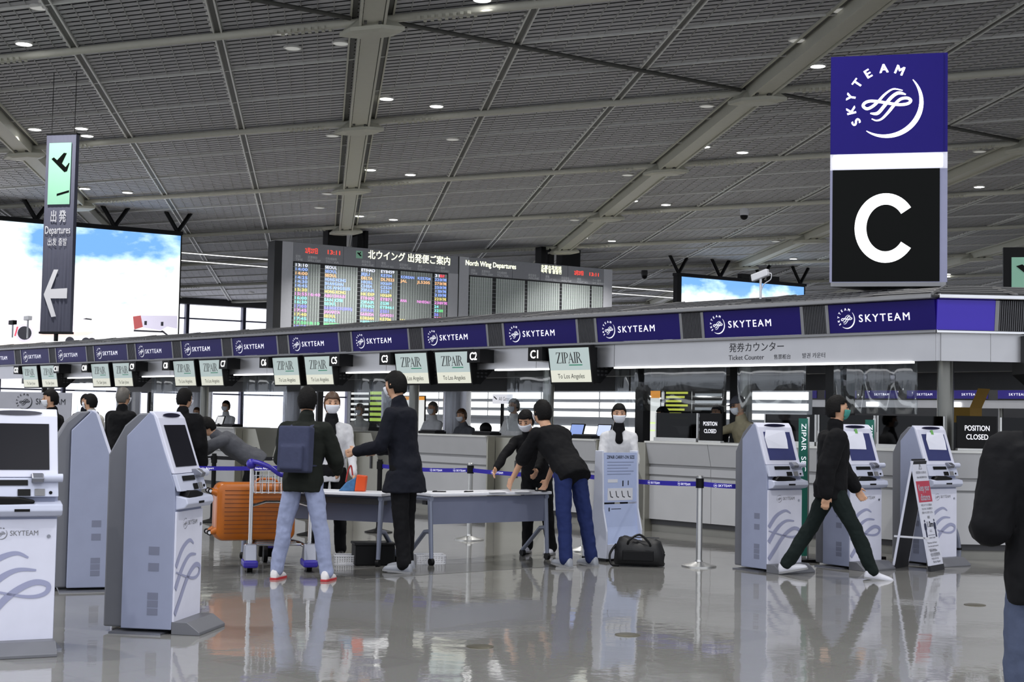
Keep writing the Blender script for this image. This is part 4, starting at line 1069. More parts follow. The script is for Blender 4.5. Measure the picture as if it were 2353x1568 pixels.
# ------------------------------------------------------------------ stanchions and belts
M_belt = mat('belt_purple', '#2a1fa0', 0.6); M_beltk = mat('belt_black', '#15151c', 0.6)
def stanchion(label, x, y, m, top=0.93, base=True):
    o = thing('stanchion', label, 'stanchion', (x, y, 0), IR)
    MB().cyl((0, 0, 0.02), (0, 0, top), 0.032, n=18).build('post', m, o, True)
    MB().lathe([(0.18, 0.0), (0.18, 0.012), (0.10, 0.032), (0.04, 0.05), (0.034, 0.07)], 28).build('base', m, o, True)
    MB().cyl((0, 0, top - 0.12), (0, 0, top - 0.02), 0.042, n=18).build('belt_head', M_black, o, True); MB().lathe([(0.036, top), (0.03, top + 0.008), (0.001, top + 0.01)], 18).build('cap', m, o, True)
    return o
def belt(label, a, b, z, m, txt=None, txm=None):
    a, b = Vector((*a, z)), Vector((*b, z)); d = b - a; L_ = d.length; rz = math.atan2(d.y, d.x)
    o = thing('barrier_belt', label, 'barrier belt', a, rz, 'barrier belts')
    nseg = 14; rg = []
    for k in range(nseg + 1):
        x = 0.04 + (L_ - 0.08) * k / nseg; sag = -0.02 * 4 * (k / nseg) * (1 - k / nseg)
        rg.append([Vector((x, 0.001, sag - 0.025)), Vector((x, 0.001, sag + 0.025)), Vector((x, -0.001, sag + 0.025)), Vector((x, -0.001, sag - 0.025))])
    MB().rings(rg).build('webbing', m, o)
    if txt:
        for f in (0.22, 0.6, 0.85):
            sg = -0.02 * 4 * f * (1 - f)
            emblem('emblem', txm, o, (f * L_ - 0.03, -0.003, sg), 0.018) if txt == 'SKYTEAM' else None
            text(txt, 0.034, txm, o, f * L_, -0.003, sg - 0.012)
pS = {'r': (1.98, 15.03), 'm': (-0.48, 17.75), 'b': (0.86, 16.57), 'k': (-1.67, 18.61), 'q': (3.1, 14.0)}
stanchion('chrome stanchion between the black duffel bag and the nearest ticket kiosk', *pS['r'], M_steel)
stanchion('chrome stanchion behind the folding table, in front of the counter', *pS['m'], M_steel)
stanchion('chrome stanchion mostly hidden behind the bending person in jeans', *pS['b'], M_steel)
stanchion('black stanchion behind the tall person in dark clothes', *pS['k'], M_black)
belt('purple belt from the stanchion beside the duffel bag to the nearest ticket kiosk', pS['r'], (2.86, 15.15), 0.85, M_belt, 'SKYTEAM', M_glyph)
belt('purple belt passing behind the carry-on size stand', pS['b'], pS['r'], 0.85, M_belt, 'SKYTEAM', M_glyph)
belt('purple belt behind the folding table and the bending person', pS['m'], pS['b'], 0.85, M_belt, 'SKYTEAM', M_glyph)
belt('purple belt behind the tall person in dark clothes', pS['k'], pS['m'], 0.85, M_belt, 'SKYTEAM', M_glyph)
qk = [(-4.05, 19.8), (-5.3, 18.6), (-2.9, 20.9), (-4.05, 16.9), (-2.45, 18.0)]
for k, nm in enumerate(('black queue stanchion beside the person in the long black coat', 'black queue stanchion hidden behind the foremost tall kiosk', 'black queue stanchion behind the bowed person in dark clothes', 'black queue stanchion by the orange suitcase', 'black queue stanchion behind the trolley basket')):
    stanchion(nm, *qk[k], M_black)
belt('black queue belt with white airport lettering behind the bowed person', qk[0], qk[2], 0.88, M_beltk, 'Narita Airport', M_glyph); belt('black queue belt with white lettering left of the bowed person', qk[1], qk[0], 0.88, M_beltk, 'Narita Airport', M_glyph)
belt('purple queue belt above the orange suitcase', qk[3], qk[4], 0.85, M_belt, 'Narita Airport', M_glyph)

# ------------------------------------------------------------------ folding tables and what lies on and under them
M_tab = mat('table_white', '#dcdde4', 0.4); M_tleg = mat('table_leg_grey', '#7e8496', 0.4, 0.3); M_skirt = mat('table_skirt_blue_grey', '#6d7288', 0.6)
def folding_table(label, loc, rz, L_=1.52, back=False):
    o = thing('folding_table', label, 'table', (*loc, 0), rz)
    MB().box(0, L_, -0.02, 0.45, 0.695, 0.725).build('tabletop', M_tab, o, bevel=0.006)
    MB().box(0.05, L_ - 0.05, 0.38 if back else 0.035, 0.395 if back else 0.05, 0.41, 0.685).build('modesty_panel', M_skirt, o)
    MB().box(0.06, L_ - 0.06, 0.16, 0.24, 0.60, 0.66).build('beam', M_dgrey, o)
    for x in (0.035, L_ - 0.035):
        lg = MB().tube([(x, 0.05, 0.69), (x, -0.0, 0.07)], [0.028, 0.022], 10).tube([(x, 0.03, 0.34), (x, 0.13, 0.33), (x, 0.45, 0.07)], [0.026, 0.024, 0.022], 10).tube([(x, 0.02, 0.67), (x, 0.4, 0.67)], 0.028, 8)
        lg.build('leg', M_tleg, o, True)
        for y in (-0.0, 0.45):
            MB().cyl((x - 0.018, y, 0.037), (x + 0.018, y, 0.037), 0.037, n=16).build('caster', M_black, o, True)
    return o
folding_table('white folding table with blue-grey skirt, used by the bending person', (-0.80, 14.58), math.radians(35))
folding_table('white folding table mostly hidden behind the people with the luggage trolley', (-2.76, 14.93), math.radians(-20), 1.6, True)
def sheet(label, x, y, z, w_, h_, rz):
    o = MB().box(-w_ / 2, w_ / 2, -h_ / 2, h_ / 2, 0, 0.001).build('paper_sheet', M_white, None, loc=(x, y, z), rot=(0, 0, rz)); tag(o, label, 'paper', 'papers on the folding table')
sheet('white paper in the middle of the folding table', -0.20, 15.12, 0.7255, 0.21, 0.30, 0.7); sheet('white paper near the bending person\'s hands', 0.10, 15.30, 0.7255, 0.21, 0.30, 0.5)
def pen(label, x, y, rz):
    o = thing('pen', label, 'pen', (x, y, 0.7255), rz); MB().tube([(-0.07, 0, 0.006), (0.07, 0, 0.006)], [0.006, 0.006], 8).build('barrel', M_black, o); MB().tube([(0.07, 0, 0.006), (0.082, 0, 0.006)], [0.005, 0.001], 8).build('tip', M_steel, o); MB().box(-0.06, -0.02, -0.002, 0.002, 0.012, 0.014).build('clip', M_black, o)
pen('black pen at the near corner of the folding table', -0.72, 14.86, 0.2); pen('black pen near the papers on the folding table', -0.42, 14.98, 0.9)
ph = thing('smartphone', 'black phone lying by the bending person\'s hands', 'phone', (0.34, 15.42, 0.7255), 0.6); MB().box(-0.035, 0.035, -0.07, 0.07, 0, 0.012).build('body', M_black, ph, bevel=0.004); MB().box(-0.031, 0.031, -0.065, 0.065, 0.012, 0.013).build('screen', M_dgrey, ph)
def basket(label, x, y, rz, w_=0.30, d_=0.22, h_=0.09):
    o = thing('plastic_basket', label, 'basket', (x, y, 0), rz)
    M_bk = mat('basket_white', '#dcdce0', 0.5)
    MB().box(-w_ / 2, w_ / 2, -d_ / 2, d_ / 2, 0.0, 0.008).build('bottom', M_bk, o)
    rim = MB().tube([(-w_ / 2, -d_ / 2, h_), (w_ / 2, -d_ / 2, h_), (w_ / 2, d_ / 2, h_), (-w_ / 2, d_ / 2, h_), (-w_ / 2, -d_ / 2, h_)], 0.006, 6); rim.build('rim', M_bk, o)
    for nm, a, b in (('side', (-w_ / 2, -d_ / 2), (w_ / 2, -d_ / 2)), ('side', (w_ / 2, -d_ / 2), (w_ / 2, d_ / 2)), ('side', (w_ / 2, d_ / 2), (-w_ / 2, d_ / 2)), ('side', (-w_ / 2, d_ / 2), (-w_ / 2, -d_ / 2))):
        m_ = MB(); n = 11; A, B = Vector((*a, 0)), Vector((*b, 0))
        for k in range(n + 1): p = A.lerp(B, k / n); m_.box(-0.004, 0.004, -0.004, 0.004, 0, h_, M=Matrix.Translation(p))
        for k in range(5):
            z = 0.01 + (h_ - 0.02) * k / 4; m_.tube([A + Vector((0, 0, z)), B + Vector((0, 0, z))], 0.004, 4)
        m_.build(nm, M_bk, o)
basket('white plastic basket at the wheel of the folding table with the skirt', -0.80, 14.82, 0.2); basket('white plastic basket half hidden behind the person in white', -1.62, 14.62, 0.1, 0.26, 0.2)
bx_ = thing('black_crate', 'black box standing under the left folding table', 'box', (-1.36, 14.62, 0), 0.25)
MB().box(-0.2, 0.2, -0.14, 0.14, 0, 0.2).build('body', M_black, bx_, bevel=0.01); MB().box(-0.21, 0.21, -0.15, 0.15, 0.2, 0.225).build('lid', M_blackmetal, bx_, bevel=0.006)
sb = thing('shopping_bag', 'small orange and blue snack bag standing on the left folding table', 'bag', (-1.52, 14.72, 0.725), -0.2)
MB().prism([(-0.05, 0), (0.06, 0), (0.075, 0.16), (-0.03, 0.17)], 'y', -0.03, 0.03).build('pouch', mat('orange_plastic', '#e2531c', 0.35), sb, bevel=0.01); MB().prism([(-0.22, 0), (-0.05, 0), (-0.03, 0.15), (-0.14, 0.09)], 'y', -0.03, 0.05).build('blue_pouch', mat('blue_print', '#3f6f9c', 0.4, var=0.5, scale=30), sb, bevel=0.01)
MB().tube(spline([(-0.15, 0, 0.09), (-0.13, 0, 0.2), (-0.1, 0, 0.26), (-0.08, 0, 0.16)], 5), 0.008, 6).build('ribbon', mat('red_ribbon', '#b0302c', 0.5), sb)

# ------------------------------------------------------------------ carry-on size stand, duffel bag, A-frame sign, green banners
cs = thing('carry_on_stand', 'white free-standing carry-on size board beside the duffel bag', 'display stand', (1.03, 15.32, 0), math.radians(38))
CW = 0.50
M_stand = mat('stand_white', '#cfd3e2', 0.4); M_standp = mat('stand_blue_white', '#b3bfe0', 0.35)
for x in (-0.01, CW - 0.01):
    MB().prism([(-0.02, 0.03), (0.36, 0.03), (0.36, 0.42), (0.2, 0.55), (0.18, 1.17), (0.06, 1.17), (0.04, 0.55), (-0.02, 0.32)], 'x', x, x + 0.022).build('side_panel', M_stand, cs, bevel=0.006)
MB().box(0.012, CW - 0.01, 0.06, 0.08, 0.62, 1.15).build('upper_board', M_standp, cs); MB().prism([(0.06, 0.60), (0.08, 0.60), (0.08, 0.32), (0.02, 0.18), (0.0, 0.18), (0.04, 0.36)], 'x', 0.012, CW - 0.01).build('lower_board', M_standp, cs); MB().box(0.012, CW - 0.01, -0.01, 0.34, 0.03, 0.18).build('plinth', M_stand, cs); MB().box(-0.015, CW + 0.015, -0.025, 0.365, 0.0, 0.03).build('base', M_blackmetal, cs)
text('ZIPAIR CARRY-ON SIZE', 0.05, M_text, cs, CW / 2, 0.056, 1.085, 'CENTER', bold=0.004, width=0.40)
for k in range(5): MB().box(0.06, 0.44 - 0.04 * (k % 3), 0.057, 0.06, 1.045 - 0.032 * k, 1.052 - 0.032 * k).build('print_line', mat('print_grey', '#8790ab', 0.6), cs)
MB().box(0.07, 0.21, 0.057, 0.06, 0.83, 0.865).build('print_bag', M_white, cs); MB().box(0.28, 0.295, 0.057, 0.06, 0.79, 0.85).build('print_bag', M_text, cs); MB().box(0.36, 0.37, 0.057, 0.06, 0.80, 0.85).build('print_bag', M_text, cs)
MB().box(0.07, 0.43, 0.057, 0.06, 0.64, 0.77).build('print_panel', M_white, cs)
for k in range(4): x = 0.10 + 0.085 * k; MB().ribbon([(x, 0.74), (x + 0.015, 0.68), (x + 0.045, 0.672)], 0.011, 0.0555).build('print_seat', M_text, cs)
MB().ribbon([(0.09, 0.565), (0.09, 0.525)], 0.016, 0.052).ribbon([(0.12, 0.55), (0.26, 0.55)], 0.006, 0.052).ribbon([(0.09, 0.47), (0.09, 0.435)], 0.01, 0.05).ribbon([(0.12, 0.455), (0.28, 0.455)], 0.006, 0.05).build('print_mark', M_text, cs)

db = thing('duffel_bag', 'black soft duffel bag lying on the floor', 'bag', (1.36, 14.98, 0), math.radians(-8))
M_duf = mat('black_nylon', '#0c0c0f', 0.6, bump=0.4, scale=14)
rg = []
for k in range(13):
    f = k / 12; x = -0.25 + 0.5 * f; e_ = (1 - (2 * f - 1) ** 6) ** 0.5 * 0.96 + 0.04
    hh = (0.30 - 0.05 * f + 0.02 * math.sin(9 * f)) * (0.55 + 0.45 * e_); dd = 0.155 * (0.5 + 0.5 * e_)
    ring = []
    for q in range(18):
        a = 2 * PI * q / 18; cx_, sz_ = math.cos(a), math.sin(a)
        ring.append(Vector((x + 0.012 * math.sin(5 * a + k), dd * abs(cx_) ** 0.7 * (1 if cx_ >= 0 else -1), 0.003 + hh / 2 + hh / 2 * abs(sz_) ** 0.75 * (1 if sz_ >= 0 else -1) + (0.008 * math.sin(7 * a + 3 * k) if sz_ > 0 else 0))))
    rg.append(ring)
MB().rings(rg).build('body', M_duf, db, True, ang=70)
MB().tube(spline([(-0.12, -0.12, 0.20), (-0.1, -0.15, 0.27), (0.0, -0.08, 0.325), (0.1, -0.14, 0.25), (0.12, -0.12, 0.18)], 5), 0.012, 6).build('handle', M_black, db, True); MB().tube(spline([(-0.24, -0.05, 0.22), (-0.30, -0.1, 0.12), (-0.28, -0.14, 0.02), (-0.2, -0.17, 0.015)], 5), 0.012, 6).build('shoulder_strap', M_black, db, True)
MB().box(-0.17, 0.15, -0.162, -0.14, 0.06, 0.17).build('side_pocket', M_black, db, bevel=0.02); MB().box(-0.2, 0.2, -0.008, 0.008, 0.285, 0.296).build('zip', M_dgrey, db)

af = thing('a_frame_sign', 'folding A-frame floor sign asking to keep your distance', 'sign', (4.46, 15.05, 0), math.radians(52))
AW, AH, AD = 0.36, 1.15, 0.42
la = math.atan2(AD / 2, AH)
def slab(x0, x1, y0, y1, z0, z1, m_, nm, par=None, back=False): return MB().box(x0, x1, y0, y1, z0, z1).build(nm, m_, af if par is None else par, loc=(0, 0 if not back else AD, 0), rot=(-la if not back else la, 0, 0))
M_afw = mat('sign_white', '#d6d8e6', 0.45); M_afk = mat('sign_dark', '#14151c', 0.6)
slab(-AW / 2, AW / 2, 0, 0.02, 0.05, AH, M_afw, 'front_board'); slab(-AW / 2 - 0.006, AW / 2 + 0.006, -0.004, 0.024, 0.0, 0.06, M_afk, 'front_foot'); slab(-AW / 2, AW / 2, 0, 0.006, AH, AH + 0.02, M_afk, 'top_bar')
slab(-AW / 2, AW / 2, -0.02, 0, 0.05, AH, M_afk, 'rear_board', back=True); slab(-AW / 2 - 0.006, AW / 2 + 0.006, -0.024, 0.004, 0.0, 0.06, M_afk, 'rear_foot', back=True)
for x in (-AW / 2 - 0.008, AW / 2): slab(x, x + 0.008, -0.024, 0.0, 0.04, AH, M_afw, 'rear_edge', back=True)
MB().box(-AW / 2, -AW / 2 + 0.012, 0.02, AD - 0.02, 0.33, 0.35).build('stay', M_white, af)
fl_ = (-la, 0, 0)
def afp(z, d=0.004): return (math.sin(la) * z - d, math.cos(la) * z)
def aft(s_, size, m_, x, z, align='CENTER', width=None, bold=0.0, line=1.0): y_, z_ = afp(z); return text(s_, size, m_, af, x, y_, z_, align, rot=fl_, width=width, bold=bold, line=line)
MB().ribbon([(0, 1.125), (-0.036, 1.06), (0.036, 1.06), (0, 1.125), (-0.036, 1.06)], 0.007, -0.003).ribbon([(0, 1.105), (0, 1.083)], 0.006, -0.003).ribbon([(0, 1.075), (0, 1.069)], 0.006, -0.003).build('warning_triangle', M_text, af, rot=fl_)
aft('成田空港からのお知らせ', 0.03, M_text, 0, 1.015, width=0.27); aft('NAA INFORMATION', 0.03, M_text, 0, 0.965, width=0.26)
slab(-AW / 2 + 0.005, AW / 2 - 0.005, -0.003, 0, 0.715, 0.935, mat('sign_red', '#b5344c', 0.5), 'red_band')
aft('Keep your', 0.095, M_afw, 0, 0.835, width=0.29, bold=0.02); aft('distance', 0.095, M_afw, 0, 0.735, width=0.25, bold=0.02)
aft('新型コロナウイルス感染拡大\n防止のため、他のお客様との\n間隔を十分にお取りください。', 0.026, M_text, 0, 0.675, width=0.29, line=1.5)
aft('最低', 0.032, M_text, 0, 0.545, width=0.06); aft('1.0m', 0.085, M_text, 0, 0.455, width=0.15, bold=0.012); aft('以上', 0.032, M_text, 0, 0.405, width=0.06)
for x in (-0.125, 0.125):
    pg = MB()
    pg.ribbon([(x, 0.50), (x, 0.42)], 0.034, -0.003).ribbon([(x - 0.024, 0.49), (x - 0.024, 0.43)], 0.01, -0.003).ribbon([(x + 0.024, 0.49), (x + 0.024, 0.43)], 0.01, -0.003).ribbon([(x - 0.009, 0.42), (x - 0.009, 0.345)], 0.014, -0.003).ribbon([(x + 0.009, 0.42), (x + 0.009, 0.345)], 0.014, -0.003).ribbon([(x, 0.532), (x, 0.508)], 0.024, -0.003)
    pg.build('pictogram', mat('print_navy', '#1d2444', 0.6), af, rot=fl_)
MB().ribbon([(-0.09, 0.37), (0.09, 0.37)], 0.004, -0.003).build('distance_line', M_text, af, rot=fl_)
aft('minimum 1 meter', 0.028, M_text, 0, 0.335, width=0.17); aft('Please keep a safe distance\nfrom other people to prevent\nCOVID-19 infection.', 0.026, M_text, -0.14, 0.285, 'LEFT', width=0.27, line=1.35)
aft('请保持安全距离\n以防止新冠病毒感染', 0.024, M_text, -0.12, 0.2, 'LEFT', width=0.25, line=1.3); aft('코로나19 감염 예방을 위해\n거리를 유지해 주세요', 0.024, M_text, -0.11, 0.15, 'LEFT', width=0.24, line=1.3); aft('Narita Airport', 0.034, M_text, 0.02, 0.085, width=0.19)
for k, (x, y, lab) in enumerate(((3.20, 15.75, 'green vertical banner stand just behind the nearest ticket kiosk'), (4.05, 16.25, 'green vertical banner stand behind the walking person\'s shoulder'))):
    g = thing('banner_stand', lab, 'banner', (x, y, 0), math.radians(20))
    MB().box(-0.055, 0.055, 0, 0.012, 0.06, 1.555).build('banner', mat('banner_green', '#1d6e5e', 0.6), g); MB().box(0.055, 0.075, 0, 0.02, 0.03, 1.57).build('pole', M_steel, g); MB().box(-0.12, 0.14, -0.12, 0.14, 0, 0.03).build('foot', M_blackmetal, g)
    text('ZIPAIR  SEC', 0.085, M_glyph, g, -0.028, -0.006, 1.50, rot=(0, PI / 2, 0), width=0.52)
hs = thing('cable_hose', 'grey ribbed cable hose hanging beside the far kiosk', 'cable', (5.02, 16.35, 0), 0)
hp_ = spline([(0.0, 0.0, 1.2), (-0.03, 0, 1.0), (-0.07, 0, 0.75), (-0.06, 0, 0.5), (0.03, 0, 0.3), (0.06, 0, 0.12), (0.05, -0.02, 0.02)], 6); MB().tube(hp_, 0.032, 8).build('hose', mat('hose_grey', '#6f7382', 0.4, 0.2), hs, True)
for k in (6, 14, 22, 30): MB().tube([hp_[k] - Vector((0, 0, 0.012)), hp_[k] + Vector((0, 0, 0.012))], 0.038, 8).build('clip', M_black, hs)

for k, (s, t, r, nm) in enumerate(((23.6, 19.5, 0.30, 'beside the masked person in white'), (30.5, 20.0, 0.34, 'behind counters C7 and C8'), (34.6, 19.6, 0.34, 'behind counters C9 and C10'), (39.5, 20.0, 0.36, 'behind counters C11 and C12'), (27.2, 20.5, 0.26, 'above the bowed person'))):
    o = thing('clad_column', 'steel-clad round column ' + nm, 'column', isl(s, t), IR)
    MB().cyl((0, 0, 0), (0, 0, 2.5), r, n=28).build('cladding', mat('column_cladding', '#8f9096', 0.25, 0.8), o, True); MB().cyl((0, 0, 0), (0, 0, 0.12), r + 0.02, n=28).build('skirting_ring', M_dgrey, o, True)

# ------------------------------------------------------------------ self-service kiosks
M_kio = mat('kiosk_white', '#c3c7da', 0.4); M_kfront = mat('kiosk_front_white', '#d9daea', 0.35); M_kgrey = mat('kiosk_rear_grey', '#6f7076', 0.45, 0.2); M_kside = mat('kiosk_side_shaded', '#9298b0', 0.45)  # kiosk sides darker than the front: side shade put into the colour
M_kscr = mat('kiosk_screen', '#16161e', 0.25, spec=0.12); M_ksw = mat('kiosk_swoosh', '#9a9dbb', 0.45); M_kmet = mat('kiosk_metal', '#8e909a', 0.3, 0.8); M_kvent = mat('kiosk_vent', '#74788c', 0.6)
KW = 0.49
def curve2(L, n=6): return [(p.x, p.y) for p in spline(L, n)]
def kiosk(label, loc, rz, lit=False):
    o = thing('checkin_kiosk', label, 'kiosk', (*loc, 0), rz, 'self-service kiosks')
    h = KW / 2
    MB().prism([(0.0, 0.03), (0.0, 0.84), (0.005, 1.0), (0.15, 1.42), (0.17, 1.475), (0.20, 1.495), (0.36, 1.33), (0.36, 0.03)], 'x', -h, h).build('body', M_kside, o, bevel=0.006)
    MB().prism([(0.36, 0.03), (0.36, 1.33), (0.21, 1.49), (0.30, 1.485), (0.40, 1.40), (0.51, 1.20), (0.51, 0.03)], 'x', -h + 0.05, h - 0.05).build('rear_cover', M_kgrey, o, bevel=0.012)
    # lower door
    dr = MB().box(-h + 0.004, h - 0.004, -0.014, 0.0, 0.075, 0.822).build('front_door', M_kfront, o, bevel=0.003)
    sw = MB(); PWd, T = KW - 0.008, 0.822
    def kp(L): return [(-h + 0.004 + (x - 1345) / 255 * PWd, T - (z - 900) / 575 * 0.747) for x, z in L]
    for L, w0 in (([(1350, 1185), (1395, 1110), (1440, 1072), (1480, 1060), (1514, 1082)], 0.050), ([(1350, 1300), (1395, 1220), (1440, 1165), (1485, 1138), (1540, 1142)], 0.055), ([(1350, 1430), (1400, 1350), (1450, 1270), (1495, 1222), (1540, 1198), (1578, 1212), (1574, 1248), (1535, 1266), (1470, 1255), (1350, 1212)], 0.050)):
        P_ = curve2(kp(L), 6); n_ = len(P_)
        sw.ribbon(P_, [w0 * (0.9 - 0.72 * (k / n_) ** 1.5) for k in range(n_)], -0.0155 - 0.0003 * len(L))
    sw.build('swoosh_print', M_ksw, dr)
    emblem('emblem', M_mgrey, dr, (-0.085, -0.016, 0.735), 0.034); text('SKYTEAM', 0.044, M_mgrey, dr, -0.035, -0.016, 0.722, width=0.165)
    MB().cyl((h - 0.05, -0.02, 0.715), (h - 0.05, -0.012, 0.715), 0.011, n=14).build('lock', M_kmet, dr, True)
    # tray with the black handset, card unit, screen
    tr = MB().prism([(0.02, 0.83), (-0.06, 0.845), (-0.085, 0.875), (-0.075, 0.915), (0.02, 0.935)], 'x', -h + 0.02, h + 0.02).build('tray', M_kio, o, bevel=0.008)
    MB().box(-0.02, 0.07, -0.088, -0.08, 0.872, 0.888).build('slot', M_black, tr)
    hs_ = MB().prism([(-0.19, 0.925), (-0.14, 0.965), (0.0, 0.96), (0.10, 0.94), (0.10, 0.92), (-0.05, 0.905), (-0.17, 0.905)], 'y', -0.07, 0.0).build('document_reader', M_black, tr, bevel=0.01)
    tp = math.atan2(0.145, 0.42)
    def up(z, d=0.0): f = (z - 1.0) / 0.42; return (0.005 + 0.145 * f - d, z)
    cu = MB().prism([up(0.96, 0.0), up(0.96, 0.03), up(1.075, 0.03), up(1.075, 0.0)], 'x', -h + 0.003, h - 0.003).build('card_unit', M_kio, o, bevel=0.004)
    y_, z_ = up(1.05, 0.034); MB().box(-0.155, 0.06, -0.004, 0.0, -0.022, 0.012).build('printer_slot', M_black, cu, loc=(0, y_, z_ - 0.0), rot=(-tp, 0, 0))
    y_, z_ = up(0.985, 0.034); MB().box(0.0, 0.075, -0.004, 0.0, -0.02, 0.022).build('card_slot', M_black, cu, loc=(0, y_, z_), rot=(-tp, 0, 0)); MB().box(0.10, 0.16, -0.004, 0, -0.02, 0.024).build('keypad', M_mgrey, cu, loc=(0, y_, z_), rot=(-tp, 0, 0))
    MB().cyl((0.195, y_ - 0.004, z_), (0.195, y_ + 0.004, z_), 0.010, n=12).build('key_lock', M_black, cu, True)
    MB().prism([(-0.0, 1.045), (-0.05, 1.045), (-0.065, 1.075), (-0.02, 1.105), (0.03, 1.1)], 'x', 0.08, 0.15).build('scanner_block', M_kmet, cu, bevel=0.006); MB().cyl((0.15, -0.02, 1.075), (h + 0.02, -0.02, 1.075), 0.026, n=14).build('scanner_roll', M_kio, cu, True)
    bz = MB().prism([up(1.078, 0.0), up(1.078, 0.022), up(1.455, 0.022), up(1.50, 0.0), up(1.50, -0.03), up(1.44, -0.02)], 'x', -h + 0.002, h - 0.002).build('screen_bezel', M_kfront, o, bevel=0.006)
    y_, z_ = up(1.27, 0.024); MB().box(-h + 0.06, h - 0.055, -0.003, 0.0, -0.155, 0.145).build('screen', M_kscr, bz, loc=(0, y_, z_), rot=(-tp, 0, 0))
    y_, z_ = up(1.468, 0.024); MB().rings([[Vector((0.15 * math.cos(2 * PI * k / 24), yy, 0.016 * math.sin(2 * PI * k / 24) + 0.006)) for k in range(24)] for yy in (-0.004, 0.0)]).build('top_lens', mat('lens_dark', '#1d1d33', 0.15), bz, loc=(0, y_, z_), rot=(-tp, 0, 0))
    # vents on both sides, foot and base plate
    vm_ = [MB().box(0, 0.0015, 0, 0.075, 0, hh_).data('vent', M_kvent) for hh_ in (0.055, 0.046)]
    for sx in (-h - 0.0015, h):
        for a, z0, z1 in ((0.10, 0.53, 0.585), (0.10, 0.42, 0.475), (0.10, 0.23, 0.275), (0.10, 0.178, 0.224), (0.10, 0.125, 0.172)): place('vent', vm_[0 if z0 > 0.3 else 1], o, (sx, a, z0))
    MB().prism([(0.0, 0.0), (-0.20, 0.0), (-0.20, 0.02), (-0.11, 0.085), (0.0, 0.085)], 'x', -h, h).build('foot', M_kgrey, o, bevel=0.004)
    MB().box(-h - 0.06, h + 0.06, 0.05, 0.42, 0.0, 0.012).build('base_plate', M_kmet, o)
    return o
kiosk('near kiosk cut by the picture\'s left edge, facing the camera', (-3.03, 8.91), math.radians(25))
kiosk('kiosk seen from its blank side, behind the other two on the left', (-3.38, 12.32), math.radians(110))
kiosk('whole tall kiosk left of the orange suitcase, screen turned to the right', (-2.22, 10.03), math.radians(81))
def notice(k, w0, tape):
    tp = math.atan2(0.145, 0.42)
    bz = [c for c in k.children if c.name.startswith('screen_bezel')][0]
    f = (1.27 - 1.0) / 0.42
    pn = MB().add([(-0.16 + w0, -0.006, -0.03), (0.13 + w0, -0.006, -0.035), (0.14 + w0, -0.008, 0.06), (0.14 + w0, -0.006, 0.16), (-0.13 + w0, -0.006, 0.165), (-0.175 + w0, -0.012, 0.08)], [(0, 1, 2, 3, 4, 5)]).build('paper_notice', mat('notice_paper', '#e6e7f4', 0.6), bz, loc=(0, 0.005 + 0.145 * f - 0.024, 1.27), rot=(-tp, 0, 0))
    [c for c in bz.children if c.name.startswith('screen')][0].data.materials[0] = mat('kiosk_screen_reflection', '#3b3f68', 0.25, emit=0.12, var=0.1, spec=0.2)  # bluish reflection painted into the screen colour, with a faint glow
    if tape: MB().box(-0.03, 0.01, -0.009, -0.0075, 0.14, 0.19).build('green_tape', mat('green_tape', '#6fae5c', 0.6), bz, loc=(0, 0.005 + 0.145 * f - 0.024, 1.27), rot=(-tp, 0, 0))
notice(kiosk('nearest ticket-counter kiosk, left of the walking person, paper over its screen', (2.79, 14.67), math.radians(35)), -0.02, False)
notice(kiosk('kiosk half hidden behind the walking person, paper with green tape on it', (3.72, 15.11), math.radians(35)), -0.05, True)
notice(kiosk('far kiosk behind the A-frame sign, green tape at its top', (4.68, 15.66), math.radians(35)), 0.03, True)

# ------------------------------------------------------------------ luggage trolley and suitcase
tr_ = thing('luggage_trolley', 'chrome luggage trolley with purple handle carrying the orange suitcase', 'trolley', (-2.17, 13.78, 0), math.radians(15))
M_tp = mat('trolley_purple', '#2b1f96', 0.35)
for sx in (-0.28, 0.28):
    MB().tube([(sx, 0, 0.16), (sx * 1.01, -0.03, 1.0)], 0.02, 12).build('upright', M_chrome, tr_, True)
    MB().prism([(-0.13, 0.11), (0.13, 0.11), (0.10, 0.15), (0.0, 0.27), (-0.08, 0.27)], 'x', sx - 0.06, sx + 0.06).build('wheel_cover', M_kmet, tr_, bevel=0.012)
    MB().prism([(-0.15, 0.05), (0.14, 0.05), (0.14, 0.12), (-0.15, 0.12)], 'x', sx - 0.07, sx + 0.07).build('bumper', M_tp, tr_, bevel=0.02)
    MB().cyl((sx - 0.025, 0.0, 0.055), (sx + 0.025, 0.0, 0.055), 0.055, n=16).build('caster', M_black, tr_, True)
    MB().tube([(sx, 0.05, 0.22), (sx * 0.8, 0.35, 0.24), (sx * 0.45, 0.85, 0.24), (sx * 0.4, 1.02, 0.2)], 0.02, 10).build('deck_rail', M_chrome, tr_, True)
    MB().tube([(sx, -0.005, 0.62), (sx * 0.5, 0.03, 0.66), (0, 0.03, 0.66)], 0.014, 8).build('cross_bar', M_chrome, tr_, True)
MB().tube(spline([(-0.30, -0.03, 1.0), (-0.27, -0.06, 1.04), (-0.14, -0.14, 1.0), (0.0, -0.17, 0.92), (0.14, -0.14, 1.0), (0.27, -0.06, 1.04), (0.30, -0.03, 1.0)], 5), 0.024, 10).build('handle', M_tp, tr_, True)
for sx in (-0.29, 0.29): MB().ball((sx, -0.03, 1.02), (0.05, 0.05, 0.05), 12, 8).build('grip_end', M_tp, tr_, True)
bk = MB()
for k in range(9):
    x = -0.24 + 0.06 * k; bk.tube([(x, 0.02, 0.95), (x, 0.02, 0.74), (x, 0.20, 0.74), (x, 0.22, 0.90)], 0.005, 5)
